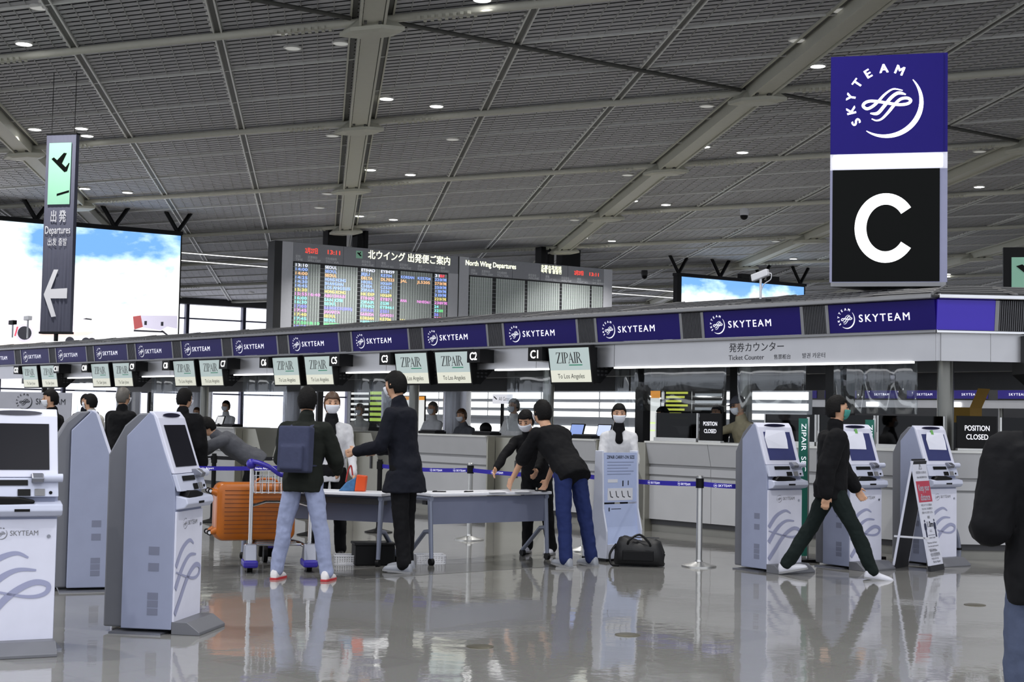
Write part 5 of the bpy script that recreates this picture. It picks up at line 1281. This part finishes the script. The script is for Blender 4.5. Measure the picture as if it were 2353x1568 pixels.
for y_, z_ in ((0.02, 0.95), (0.02, 0.84), (0.2, 0.74), (0.22, 0.90), (0.1, 0.74)): bk.tube([(-0.25, y_, z_), (0.25, y_, z_)], 0.005, 5)
bk.build('wire_basket', M_chrome, tr_)
for y_ in (0.15, 0.35, 0.55, 0.75): MB().tube([(-0.24 + 0.14 * y_, y_, 0.245), (0.24 - 0.14 * y_, y_, 0.245)], 0.014, 8).build('deck_bar', M_chrome, tr_, True)
for sx in (-0.05, 0.05): MB().cyl((sx - 0.02, 0.90, 0.09), (sx + 0.02, 0.90, 0.09), 0.09, n=18).build('front_wheel', M_black, tr_, True)
MB().box(-0.05, 0.05, 0.86, 0.94, 0.14, 0.24).build('wheel_fork', M_tp, tr_, bevel=0.01)
MB().prism([(0.98, 0.22), (1.06, 0.24), (1.14, 0.05), (1.08, 0.03)], 'x', -0.1, 0.1).build('nose_bumper', M_black, tr_, bevel=0.015)

su = thing('suitcase', 'orange ribbed hard-shell suitcase lying on its side on the trolley', 'suitcase', (-2.50, 14.20, 0.262), math.radians(20))
M_or = mat('orange_shell', '#ac5c0e', 0.32, var=0.12, scale=5); M_ord = mat('orange_groove', '#6e3606', 0.5)
SL, SH, SD = 0.78, 0.56, 0.30
def rbox(x0, x1, z0, z1, r=0.07, n=5):
    P_ = []
    for cx_, cz_, a0 in ((x1 - r, z1 - r, 0), (x0 + r, z1 - r, 90), (x0 + r, z0 + r, 180), (x1 - r, z0 + r, 270)):
        for k in range(n + 1): a = math.radians(a0 + 90 * k / n); P_.append((cx_ + r * math.cos(a), cz_ + r * math.sin(a)))
    return P_
def shell(ys): return MB().rings([[Vector((x, y, z)) for x, z in rbox(-SL / 2 + i_, SL / 2 - i_, i_, SH - i_, max(0.02, 0.08 - i_ * 0.3))] for y, i_ in ys])
shell([(-SD / 2, 0.045), (-SD / 2 + 0.02, 0.012), (-SD / 2 + 0.06, 0.0), (-0.008, 0.0)]).build('front_shell', M_or, su, True)
shell([(0.008, 0.0), (SD / 2 - 0.06, 0.0), (SD / 2 - 0.02, 0.012), (SD / 2, 0.045)]).build('rear_shell', M_or, su, True)
shell([(-0.008, 0.006), (0.008, 0.006)]).build('zip_seam', M_ord, su)
for k in range(11):
    z = 0.075 + 0.041 * k
    MB().box(-SL / 2 + 0.08, SL / 2 - 0.06, -SD / 2 - 0.003, -SD / 2 + 0.005, z, z + 0.006).build('groove', M_ord, su)
for k, (y_, z_) in enumerate(((-0.09, 0.10), (0.09, 0.10), (-0.09, SH - 0.10), (0.09, SH - 0.10))):
    w_ = MB().cyl((-SL / 2 - 0.05, y_ - 0.014, z_ - 0.02 if z_ < 0.3 else z_ + 0.02), (-SL / 2 - 0.05, y_ + 0.014, z_ - 0.02 if z_ < 0.3 else z_ + 0.02), 0.026, n=16).build('wheel', M_black, su, True)
    MB().cyl((-SL / 2 - 0.05, y_ - 0.018, z_ - 0.02 if z_ < 0.3 else z_ + 0.02), (-SL / 2 - 0.05, y_ + 0.018, z_ - 0.02 if z_ < 0.3 else z_ + 0.02), 0.015, n=12).build('hub', M_white, w_, True)
    MB().tube([(-SL / 2 + 0.02, y_, z_), (-SL / 2 - 0.04, y_, z_ - 0.02 if z_ < 0.3 else z_ + 0.02)], [0.04, 0.022], 10).build('wheel_mount', M_or, su, True)
MB().tube(spline([(0.0, -0.02, SH + 0.0), (0.03, -0.02, SH + 0.03), (0.11, -0.02, SH + 0.035), (0.19, -0.02, SH + 0.03), (0.22, -0.02, SH)], 5), 0.012, 8).build('side_handle', M_or, su, True)
MB().tube([(0.25, -SD / 2 - 0.02, 0.03), (0.25, -SD / 2 - 0.02, 0.42), (0.31, -SD / 2 - 0.02, 0.42), (0.31, -SD / 2 - 0.02, 0.03)], 0.012, 8).build('luggage_guard', M_steel, su, True)

# ------------------------------------------------------------------ people
SKIN = mat('skin', '#c79a7c', 0.55)
def cloth(n, c): return mat('cloth_' + n, c, 0.85, bump=0.35, scale=22, var=0.12, spec=0.2)
HAIRK = mat('hair_black', '#0c0a0a', 0.7, bump=0.5, scale=60, spec=0.2); HAIRB = mat('hair_brown', '#4a3322', 0.5, bump=0.5, scale=60); HAIRG = mat('hair_grey', '#5e5a55', 0.5, bump=0.5, scale=60)
MASKW = mat('mask_white', '#dfe2ea', 0.8); MASKT = mat('mask_teal', '#3f8f86', 0.8)
def cap(m, p0, p1, r0, r1, n=10):
    p0, p1 = Vector(p0), Vector(p1)
    k = 6; pts = []; rs = []
    d = (p1 - p0).normalized()
    for i in range(k): a = PI / 2 * (1 - i / k); pts.append(p0 - d * r0 * math.sin(a)); rs.append(max(0.002, r0 * math.cos(a)))
    pts.append(p0); rs.append(r0); pts.append(p1); rs.append(r1)
    for i in range(1, k + 1): a = PI / 2 * i / k; pts.append(p1 + d * r1 * math.sin(a)); rs.append(max(0.002, r1 * math.cos(a)))
    m.tube(pts, rs, n)
FOLD = bpy.data.textures.new('fold_noise', 'CLOUDS'); FOLD.noise_scale = 0.13; FOLD.noise_depth = 2
def grow(m, name, mt, parent, vox, it=6):
    o = m.build(name, mt, parent, True)
    for p in o.data.polygons: p.use_smooth = True
    r = o.modifiers.new('remesh', 'REMESH'); r.mode = 'VOXEL'; r.voxel_size = vox; r.use_smooth_shade = True
    s = o.modifiers.new('smooth', 'SMOOTH'); s.factor = 0.5; s.iterations = it
    if name in ('top', 'trousers'):
        d = o.modifiers.new('folds', 'DISPLACE'); d.texture = FOLD; d.texture_coords = 'LOCAL'; d.strength = 0.030; d.mid_level = 0.45
    return o
def person(label, loc, rz, H=1.72, lean=0.0, head=(0.0, 0.0), legs=((0, 0, 3), (0, 0, 3)), arms=((5, 15, 8), (5, 15, 8)), top=None, bottom=None, shoe=None, hair=HAIRK, mask=MASKW, sleeves=1.0, coat=0.0, bulk=0.0, vox=0.011, longhair=0.0, cap_=None, scarf=None, pack=None, collar=None, seat=None, twist=0.0):
    """front faces -Y; angles in degrees: lean forward; head = (yaw, pitch down); legs = (thigh forward, knee bend, splay); arms = (upper forward, elbow bend, splay)"""
    o = thing('person', label, 'person', (*loc, 0), rz)
    k = H / 1.72; R = math.radians
    sp = Vector((0, -math.sin(R(lean)), math.cos(R(lean)))); fw = Vector((0, -math.cos(R(lean)), -math.sin(R(lean)))); sx = Vector((1, 0, 0))
    # legs from a provisional pelvis, then dropped to the ground
    J = []
    for side, (a, b, s) in zip((-1, 1), legs):
        hip = Vector((side * 0.09 * k, 0, 0))
        def dv(a_): return Vector((side * math.sin(R(s)), -math.sin(R(a_)) * math.cos(R(s)), -math.cos(R(a_)) * math.cos(R(s))))
        kn = hip + dv(a) * 0.43 * k; an = kn + dv(a - b) * 0.42 * k
        J.append([hip, kn, an, a - b])
    low = min(j[2].z for j in J)
    up_ = Vector((0, 0, -low + 0.085 * k))
    if seat is not None: up_ = Vector((0, 0, seat))
    J = [[j[0] + up_, j[1] + up_, j[2] + up_, j[3]] for j in J]
    pel = up_.copy()
    nk = pel + sp * 0.55 * k
    hm = Matrix.Rotation(R(head[0]), 3, 'Z') @ Matrix.Rotation(R(lean * 0.5 + head[1]), 3, 'X')
    hc = nk + sp * 0.06 * k + hm @ Vector((0, -0.015 * k, 0.115 * k))
    A = []
    for side, (a, b, s) in zip((-1, 1), arms):
        sh = pel + sp * 0.448 * k + sx * side * (0.172 + bulk * 0.35) * k
        def av(a_, s_): return Vector((side * math.sin(R(s_)), -math.sin(R(a_)) * math.cos(R(s_)), -math.cos(R(a_)) * math.cos(R(s_))))
        el = sh + av(a, s) * 0.285 * k; d2 = av(a + b, -s * 0.6 if b > 30 else s * 0.4); wr = el + d2 * 0.245 * k
        A.append((sh, el, wr, d2))
    def torso(m, inf, lo=-0.06, hi=0.53):
        rg = []
        for t, rx, ry, oy in ((lo, 0.155, 0.115, 0.01), (0.0, 0.165, 0.12, 0.012), (0.10, 0.152, 0.108, 0.0), (0.20, 0.15, 0.106, 0.0), (0.33, 0.170, 0.116, 0.0), (0.42, 0.182, 0.112, 0.01), (0.48, 0.165, 0.092, 0.018), (0.52, 0.10, 0.07, 0.02), (hi + 0.01, 0.06, 0.06, 0.015)):
            if t > hi + 0.011: continue
            c = pel + sp * t * k - fw * oy * k
            rg.append([c + sx * (rx + inf) * k * math.cos(2 * PI * q / 20) - fw * (ry + inf) * k * math.sin(2 * PI * q / 20) for q in range(20)])
        m.rings(rg)
    # ---- body: one continuous skin
    b = MB(); torso(b, -0.032)
    cap(b, nk - sp * 0.05 * k, hc - hm @ Vector((0, -0.0, 0.05)) * k, 0.058 * k, 0.054 * k)
    hM = hm.to_4x4()
    b.ball(hc, (0.075 * k, 0.094 * k, 0.112 * k), 18, 14, M=hm)
    b.ball(hc + hm @ Vector((0, -0.022, -0.055)) * k, (0.058 * k, 0.07 * k, 0.062 * k), 14, 10, M=hm)
    cap(b, hc + hm @ Vector((0, -0.088, 0.012)) * k, hc + hm @ Vector((0, -0.107, -0.022)) * k, 0.009 * k, 0.014 * k, 8)
    cap(b, hc + hm @ Vector((-0.02, -0.086, -0.058)) * k, hc + hm @ Vector((0.02, -0.086, -0.058)) * k, 0.009 * k, 0.009 * k, 8)
    for side in (-1, 1): b.ball(hc + hm @ Vector((side * 0.078, 0.008, -0.004)) * k, (0.012 * k, 0.02 * k, 0.033 * k), 10, 8, M=hm)
    for hip, kn, an, pa in J: cap(b, hip, kn, 0.065 * k, 0.045 * k); cap(b, kn, an, 0.045 * k, 0.032 * k); cap(b, an, an + Vector((0, -0.06 * k, -0.045 * k)), 0.030 * k, 0.018 * k)
    for side, (sh, el, wr, d2) in zip((-1, 1), A):
        cap(b, sh - sp * 0.01 * k, el, 0.042 * k, 0.038 * k); cap(b, el, wr, 0.038 * k, 0.026 * k)
        n_ = Vector((side, 0, 0)); n_ = (n_ - d2 * n_.dot(d2)).normalized(); w_ = d2.cross(n_).normalized()
        if w_.dot(Vector((0, -1, 0.2))) < 0: w_ = -w_
        pm_ = wr + d2 * 0.05 * k
        cap(b, wr, wr + d2 * 0.075 * k + w_ * 0.018 * k, 0.024 * k, 0.015 * k, 8); cap(b, wr, wr + d2 * 0.075 * k - w_ * 0.018 * k, 0.024 * k, 0.015 * k, 8)
        for f, (off, ln) in enumerate(((0.032, 0.068), (0.011, 0.078), (-0.011, 0.072), (-0.032, 0.055))):
            f0 = wr + d2 * 0.088 * k + w_ * off * k; f1 = f0 + (d2 * 0.86 - n_ * 0.3).normalized() * ln * 0.55 * k; f2 = f1 + (d2 * 0.6 - n_ * 0.8).normalized() * ln * 0.5 * k
            cap(b, f0 - d2 * 0.02 * k, f1, 0.0092 * k, 0.0085 * k, 7); cap(b, f1, f2, 0.0085 * k, 0.0075 * k, 7)
        t0 = wr + d2 * 0.03 * k + w_ * 0.026 * k; t1 = t0 + (d2 * 0.6 + w_ * 0.7 - n_ * 0.3).normalized() * 0.04 * k; t2 = t1 + (d2 * 0.9 + w_ * 0.1 - n_ * 0.4).normalized() * 0.03 * k
        cap(b, t0, t1, 0.012 * k, 0.010 * k, 7); cap(b, t1, t2, 0.010 * k, 0.008 * k, 7)
    grow(b, 'body', SKIN, o, min(vox, 0.010), 2)
    # ---- clothing
    t = MB(); inf = 0.012 + bulk * 0.5; torso(t, inf, lo=-0.12 - coat * 0.3, hi=0.50)
    if coat:
        c0 = pel - sp * 0.05 * k; rg = []
        for f in (0, 0.5, 1.0):
            c = c0 + Vector((0, 0, -coat * f)); rg.append([c + sx * (0.175 + inf + 0.04 * f) * k * math.cos(2 * PI * q / 20) + Vector((0, (0.13 + inf + 0.04 * f) * k * math.sin(2 * PI * q / 20), 0)) for q in range(20)])
        t.rings(rg)
    for sh, el, wr, d2 in A:
        cap(t, sh, el, (0.060 + bulk * 0.8) * k, (0.05 + bulk) * k); cap(t, nk - sp * 0.075 * k, sh + sp * 0.012 * k, 0.068 * k, (0.05 + bulk * 0.6) * k)
        if sleeves > 0.6: cap(t, el, el.lerp(wr, 0.97), (0.05 + bulk) * k, (0.04 + bulk * 0.6) * k)
        elif sleeves < 0.6: pass
    if collar or sleeves > 0.6: cap(t, nk - sp * 0.05 * k, nk + sp * 0.02 * k, 0.085 * k, 0.072 * k)
    grow(t, 'top', top or cloth('black', '#0e0e11'), o, vox)
    p = MB()
    rg = []
    for tt, rx, ry in ((-0.08, 0.15, 0.115), (0.0, 0.172, 0.13), (0.09, 0.16, 0.118)):
        c = pel + sp * tt * k; rg.append([c + sx * rx * k * math.cos(2 * PI * q / 18) - fw * (ry * k * math.sin(2 * PI * q / 18)) for q in range(18)])
    p.rings(rg)
    for hip, kn, an, pa in J: cap(p, hip + Vector((0, 0, -0.02)), kn, 0.096 * k, 0.074 * k); cap(p, kn, an + (an - kn).normalized() * 0.005, 0.074 * k, 0.062 * k)
    grow(p, 'trousers', bottom or cloth('black', '#0e0e11'), o, vox)
    for hip, kn, an, pa in J:
        s_ = MB(); L_ = 0.27 * k; pitch = R(max(-35, min(35, pa)))
        rg = []
        for f, wd, hh in ((0.0, 0.026, 0.05), (0.06, 0.036, 0.085), (0.3, 0.038, 0.085), (0.55, 0.044, 0.062), (0.8, 0.045, 0.05), (0.95, 0.032, 0.038), (1.0, 0.016, 0.025)):
            y = 0.075 * k - L_ * f
            rg.append([Vector((wd * k * math.cos(2 * PI * q / 14), y, max(0.0, hh * k * 0.5 + hh * k * 0.62 * math.sin(2 * PI * q / 14)))) for q in range(14)])
        s_.rings(rg)
        sh_ = s_.build('shoe', shoe or mat('shoe_dark', '#17171a', 0.5), o, True, loc=(an.x, an.y, an.z - 0.085 * k), rot=(pitch * 0.35 if pa else 0, 0, 0), ang=60)
        MB().rings([[Vector((x_ * k, (0.08 - 0.28 * f) * k, z_)) for x_, z_ in ((-wd, 0.0), (wd, 0.0), (wd, 0.018), (-wd, 0.018))] for f, wd in ((0.0, 0.03), (0.1, 0.04), (0.6, 0.047), (0.9, 0.04), (1.0, 0.02))]).build('sole', mat('sole_' + ('red' if shoe and shoe.name == 'shoe_white_red' else 'pale'), '#b22a30' if shoe and shoe.name == 'shoe_white_red' else '#8a8a8c', 0.6), sh_)
    # ---- head: hair, mask, eyes
    def shellpart(nm, mt, sc_, keep, off=(0, 0, 0), n=28, m=20):
        q_ = MB(); vs = []; fs = []
        for j in range(m + 1):
            th = PI * j / m
            for i in range(n):
                d = Vector((math.sin(th) * math.cos(2 * PI * i / n), math.sin(th) * math.sin(2 * PI * i / n), -math.cos(th)))
                jt = 1.0 + (0.022 * math.sin(11 * d.x + 17 * d.z + 5 * d.y) + 0.018 * math.sin(23 * d.x - 13 * d.y) if nm == 'hair' else 0.0)
                vs.append(hc + hm @ Vector(((d.x * sc_[0] * jt + off[0]), d.y * sc_[1] * jt + off[1], d.z * sc_[2] * jt + off[2])) * k)
        for j in range(m):
            for i in range(n):
                th = PI * (j + 0.5) / m; ph = 2 * PI * (i + 0.5) / n
                if keep(Vector((math.sin(th) * math.cos(ph), math.sin(th) * math.sin(ph), -math.cos(th)))): fs.append((j * n + i, j * n + (i + 1) % n, (j + 1) * n + (i + 1) % n, (j + 1) * n + i))
        q_.add(vs, fs); h_ = q_.build(nm, mt, o, True, ang=180); md = h_.modifiers.new('thick', 'SOLIDIFY'); md.thickness = 0.008; md.offset = 1
        return h_
    shellpart('hair', hair, (0.083, 0.103, 0.120), lambda d: (d.z > 0.42 - 0.25 * max(0, -d.y) + (0.25 if d.y < -0.6 else 0)) or (d.y > -0.15 and d.z > -0.35 - longhair * 0.4) or (d.y > 0.25 and d.z > -0.75), (0, 0.006, 0.004))
    if longhair:
        lb = MB(); cap(lb, hc + hm @ Vector((0, 0.05, 0.0)) * k, hc + hm @ Vector((0, 0.075, 0)) * k - sp * longhair * k, 0.078 * k, 0.055 * k, 12); lb.build('hair_length', hair, o, True)
    if mask: shellpart('face_mask', mask, (0.077, 0.100, 0.112), lambda d: d.y < -0.42 and -0.78 < d.z < -0.02, (0, -0.014, -0.006))
    ey2 = MB()
    for side in (-1, 1): ey2.ball(hc + hm @ Vector((side * 0.031, -0.086, 0.012)) * k, (0.012 * k, 0.008 * k, 0.006 * k), 10, 6, M=hm); ey2.box(-0.017, 0.017, -0.004, 0.004, -0.0025, 0.0025, M=Matrix.Translation(hc + hm @ Vector((side * 0.032, -0.087, 0.036)) * k) @ hM)
    ey2.build('eyes', mat('eye_dark', '#171312', 0.3), o, True)
    if cap_: shellpart('cap', cap_, (0.088, 0.108, 0.125), lambda d: d.z > 0.25, (0, 0.004, 0.006)); q = MB(); q.prism([(-0.07, -0.09), (0.07, -0.09), (0.05, -0.165), (-0.05, -0.165)], 'z', 0.03, 0.036, M=Matrix.Translation(hc) @ hM); q.build('cap_brim', cap_, o)
    if scarf: sc2 = MB(); cap(sc2, nk + fw * 0.02 * k, nk + sp * 0.03 * k + fw * 0.03 * k, 0.082 * k, 0.07 * k); cap(sc2, nk + fw * 0.085 * k - sp * 0.02 * k, nk + fw * 0.11 * k - sp * 0.14 * k, 0.035 * k, 0.05 * k); grow(sc2, 'scarf', scarf, o, vox, 3)
    if pack:
        bp_ = MB(); c = pel + sp * 0.27 * k - fw * (0.20 + bulk) * k; bp_.box(-0.15 * k, 0.15 * k, -0.07 * k, 0.08 * k, -0.22 * k, 0.20 * k, M=Matrix.Translation(c) @ Matrix.Rotation(R(lean), 4, 'X')); bp_.box(-0.11 * k, 0.11 * k, 0.05 * k, 0.13 * k, -0.20 * k, 0.02 * k, M=Matrix.Translation(c) @ Matrix.Rotation(R(lean), 4, 'X'))
        grow(bp_, 'backpack', pack, o, vox, 14)
        for side in (-1, 1): MB().tube(spline([c + sx * side * 0.09 * k + sp * 0.17 * k, pel + sp * 0.50 * k + sx * side * 0.10 * k, pel + sp * 0.42 * k + sx * side * 0.115 * k + fw * (0.135 + bulk) * k, pel + sp * 0.15 * k + sx * side * 0.15 * k + fw * 0.05 * k, c + sx * side * 0.1 * k - sp * 0.15 * k], 5), 0.018, 6, flat=0.5).build('backpack_strap', pack, o, True)
    return o
def at_px(px_, t): x_ = (px_ - 1176.5) / 3310; s = (0.747 * t - x_ * 0.665 * t) / (0.665 + 0.747 * x_); p = isl(s, t); return (p.x, p.y)
D = math.radians
K = cloth('black', '#0d0d10'); NV = cloth('navy', '#14161f'); WH = cloth('white', '#c9c9cc'); JN = cloth('blue_jeans', '#1f2a56'); LJ = cloth('pale_jeans', '#949cba'); OL = cloth('dark_olive', '#1b1e1a'); GR = cloth('grey', '#55565c'); BG = cloth('beige', '#a39a80'); GN = cloth('dark_green', '#141d1c'); PF = cloth('off_white', '#b9b7b2')
SHW = mat('shoe_white', '#c9c9d2', 0.5); SHR = mat('shoe_white_red', '#d4d0d2', 0.5); SHG = mat('shoe_grey', '#8d9098', 0.5)
person('person in dark olive jacket and pale jeans, back turned, wearing a blue-grey backpack', (-1.87, 13.12), D(168), 1.70, 4, (10, 5), ((3, 2, 10), (0, 0, 10)), ((18, 45, 16), (18, 50, 16)), OL, LJ, SHR, bulk=0.03, pack=cloth('blue_grey', '#3d4158'), vox=0.010)
person('masked person in white top and black trousers standing behind the trolley pusher', (-1.90, 15.3), D(12), 1.68, 2, (0, 5), arms=((15, 40, 10), (10, 20, 10)), top=WH, bottom=K, hair=HAIRB, scarf=K, longhair=0.12)
person('tall person in long dark navy coat reaching towards the luggage trolley', (-1.02, 14.02), D(-112), 1.88, 7, (-8, 8), ((4, 4, 4), (-4, 4, 4)), ((10, 70, 8), (16, 62, 6)), NV, K, SHG, coat=0.2, bulk=0.015, vox=0.010)
person('person in black t-shirt and blue jeans bending over the folding table', (0.62, 14.85), D(-142), 1.82, 43, (-6, -14), ((-8, 0, 7), (-12, 2, 7)), ((33, 0, 5), (36, 0, 6)), K, JN, SHG, sleeves=0.5, bulk=0.025, vox=0.010)
person('dark-haired person leaning on the far side of the folding table', (0.30, 15.95), D(-20), 1.66, 34, (0, 10), ((-8, 4, 4), (-6, 4, 4)), ((55, 0, 10), (55, 0, 10)), K, K, SHW)
person('clerk in white blouse and dark scarf standing behind the carry-on size stand', (1.24, 16.55), D(0), 1.63, 2, (0, 6), arms=((20, 60, 6), (20, 60, 6)), top=WH, bottom=K, hair=HAIRK, scarf=K)
person('walking person in black jacket and dark trousers with teal mask', (3.17, 14.22), D(84), 1.80, 3, (0, 0), ((27, 4, 2), (-24, 8, 2)), ((-20, 18, 8), (16, 20, 8)), K, GN, SHW, mask=MASKT, bulk=0.045, vox=0.010)
person('person in black jacket and jeans cut by the picture\'s edge, back turned', (2.11, 5.6), D(176), 1.74, 2, (0, 5), arms=((-12, 95, 13), (-12, 95, 13)), top=K, bottom=cloth('grey_jeans', '#4a5268'), shoe=SHG, bulk=0.03, vox=0.009)
person('person in long black coat queueing behind the two side-on kiosks, next to the backdrop board', (-6.02, 19.0), D(-60), 1.70, 2, (0, 5), top=K, coat=0.35, bulk=0.03)
person('masked person waiting far behind, right of the grey backdrop board', (-7.55, 25.6), D(30), 1.72, 0, top=NV)
person('person in off-white padded jacket seen between the kiosks', (-6.05, 21.0), D(-100), 1.68, 6, (0, 0), top=PF, bulk=0.05)
person('person in black jacket next to the off-white padded jacket', (-5.42, 20.0), D(150), 1.76, 4, top=K, bulk=0.03, hair=HAIRG)
person('person in black coat standing right of the tall whole kiosk', (-4.0, 17.5), D(170), 1.73, 5, (-20, 5), top=K, coat=0.3, bulk=0.045)
person('bowed person in dark grey clothes leaning over behind the suitcase', (-3.25, 18.3), D(-80), 1.70, 58, (0, 5), ((10, 15, 4), (0, 15, 4)), ((60, 20, 4), (70, 10, 4)), GR, K, bulk=0.02)
for lab, px_, t, rz_, H_, kw in (
    ('clerk in white at the desk far behind the bowed person', 525, 16.2, -20, 1.70, dict(top=WH)),
    ('clerk in white beside a dark terminal, seen above the whole kiosk', 458, 16.4, -10, 1.55, dict(top=WH, hair=HAIRB)),
    ('clerk in pale blouse between the masked person in white and the tall person', 832, 16.2, -30, 1.66, dict(top=PF, hair=HAIRB)),
    ('clerk in white blouse behind counter C3', 1000, 16.2, -40, 1.70, dict(top=WH, hair=HAIRG)),
    ('clerk with brown hair bent low behind counter C2', 1086, 15.9, -40, 1.62, dict(top=GR, hair=HAIRB, lean=20)),
    ('clerk in bright white shirt standing behind counter C2', 1186, 16.1, -45, 1.76, dict(top=cloth('bright_white', '#dedede'))),
    ('dark-haired clerk bent over the desk behind smoked glass', 1562, 16.6, -70, 1.70, dict(top=K, lean=22)),
    ('dark-clothed clerk standing behind the small closed sign', 1652, 17.4, -40, 1.70, dict(top=K))):
    person(lab, at_px(px_, t), D(rz_), H_, arms=((25, 50, 8), (25, 50, 8)), vox=0.014, **kw)
person('clerk in cap and beige vest pointing over the ticket counter', at_px(1722, 15.42), D(-66), 1.80, 10, (0, 8), arms=((72, 5, 6), (20, 30, 8)), top=BG, hair=HAIRG, cap_=cloth('cap_grey', '#4b4b52'), vox=0.012)
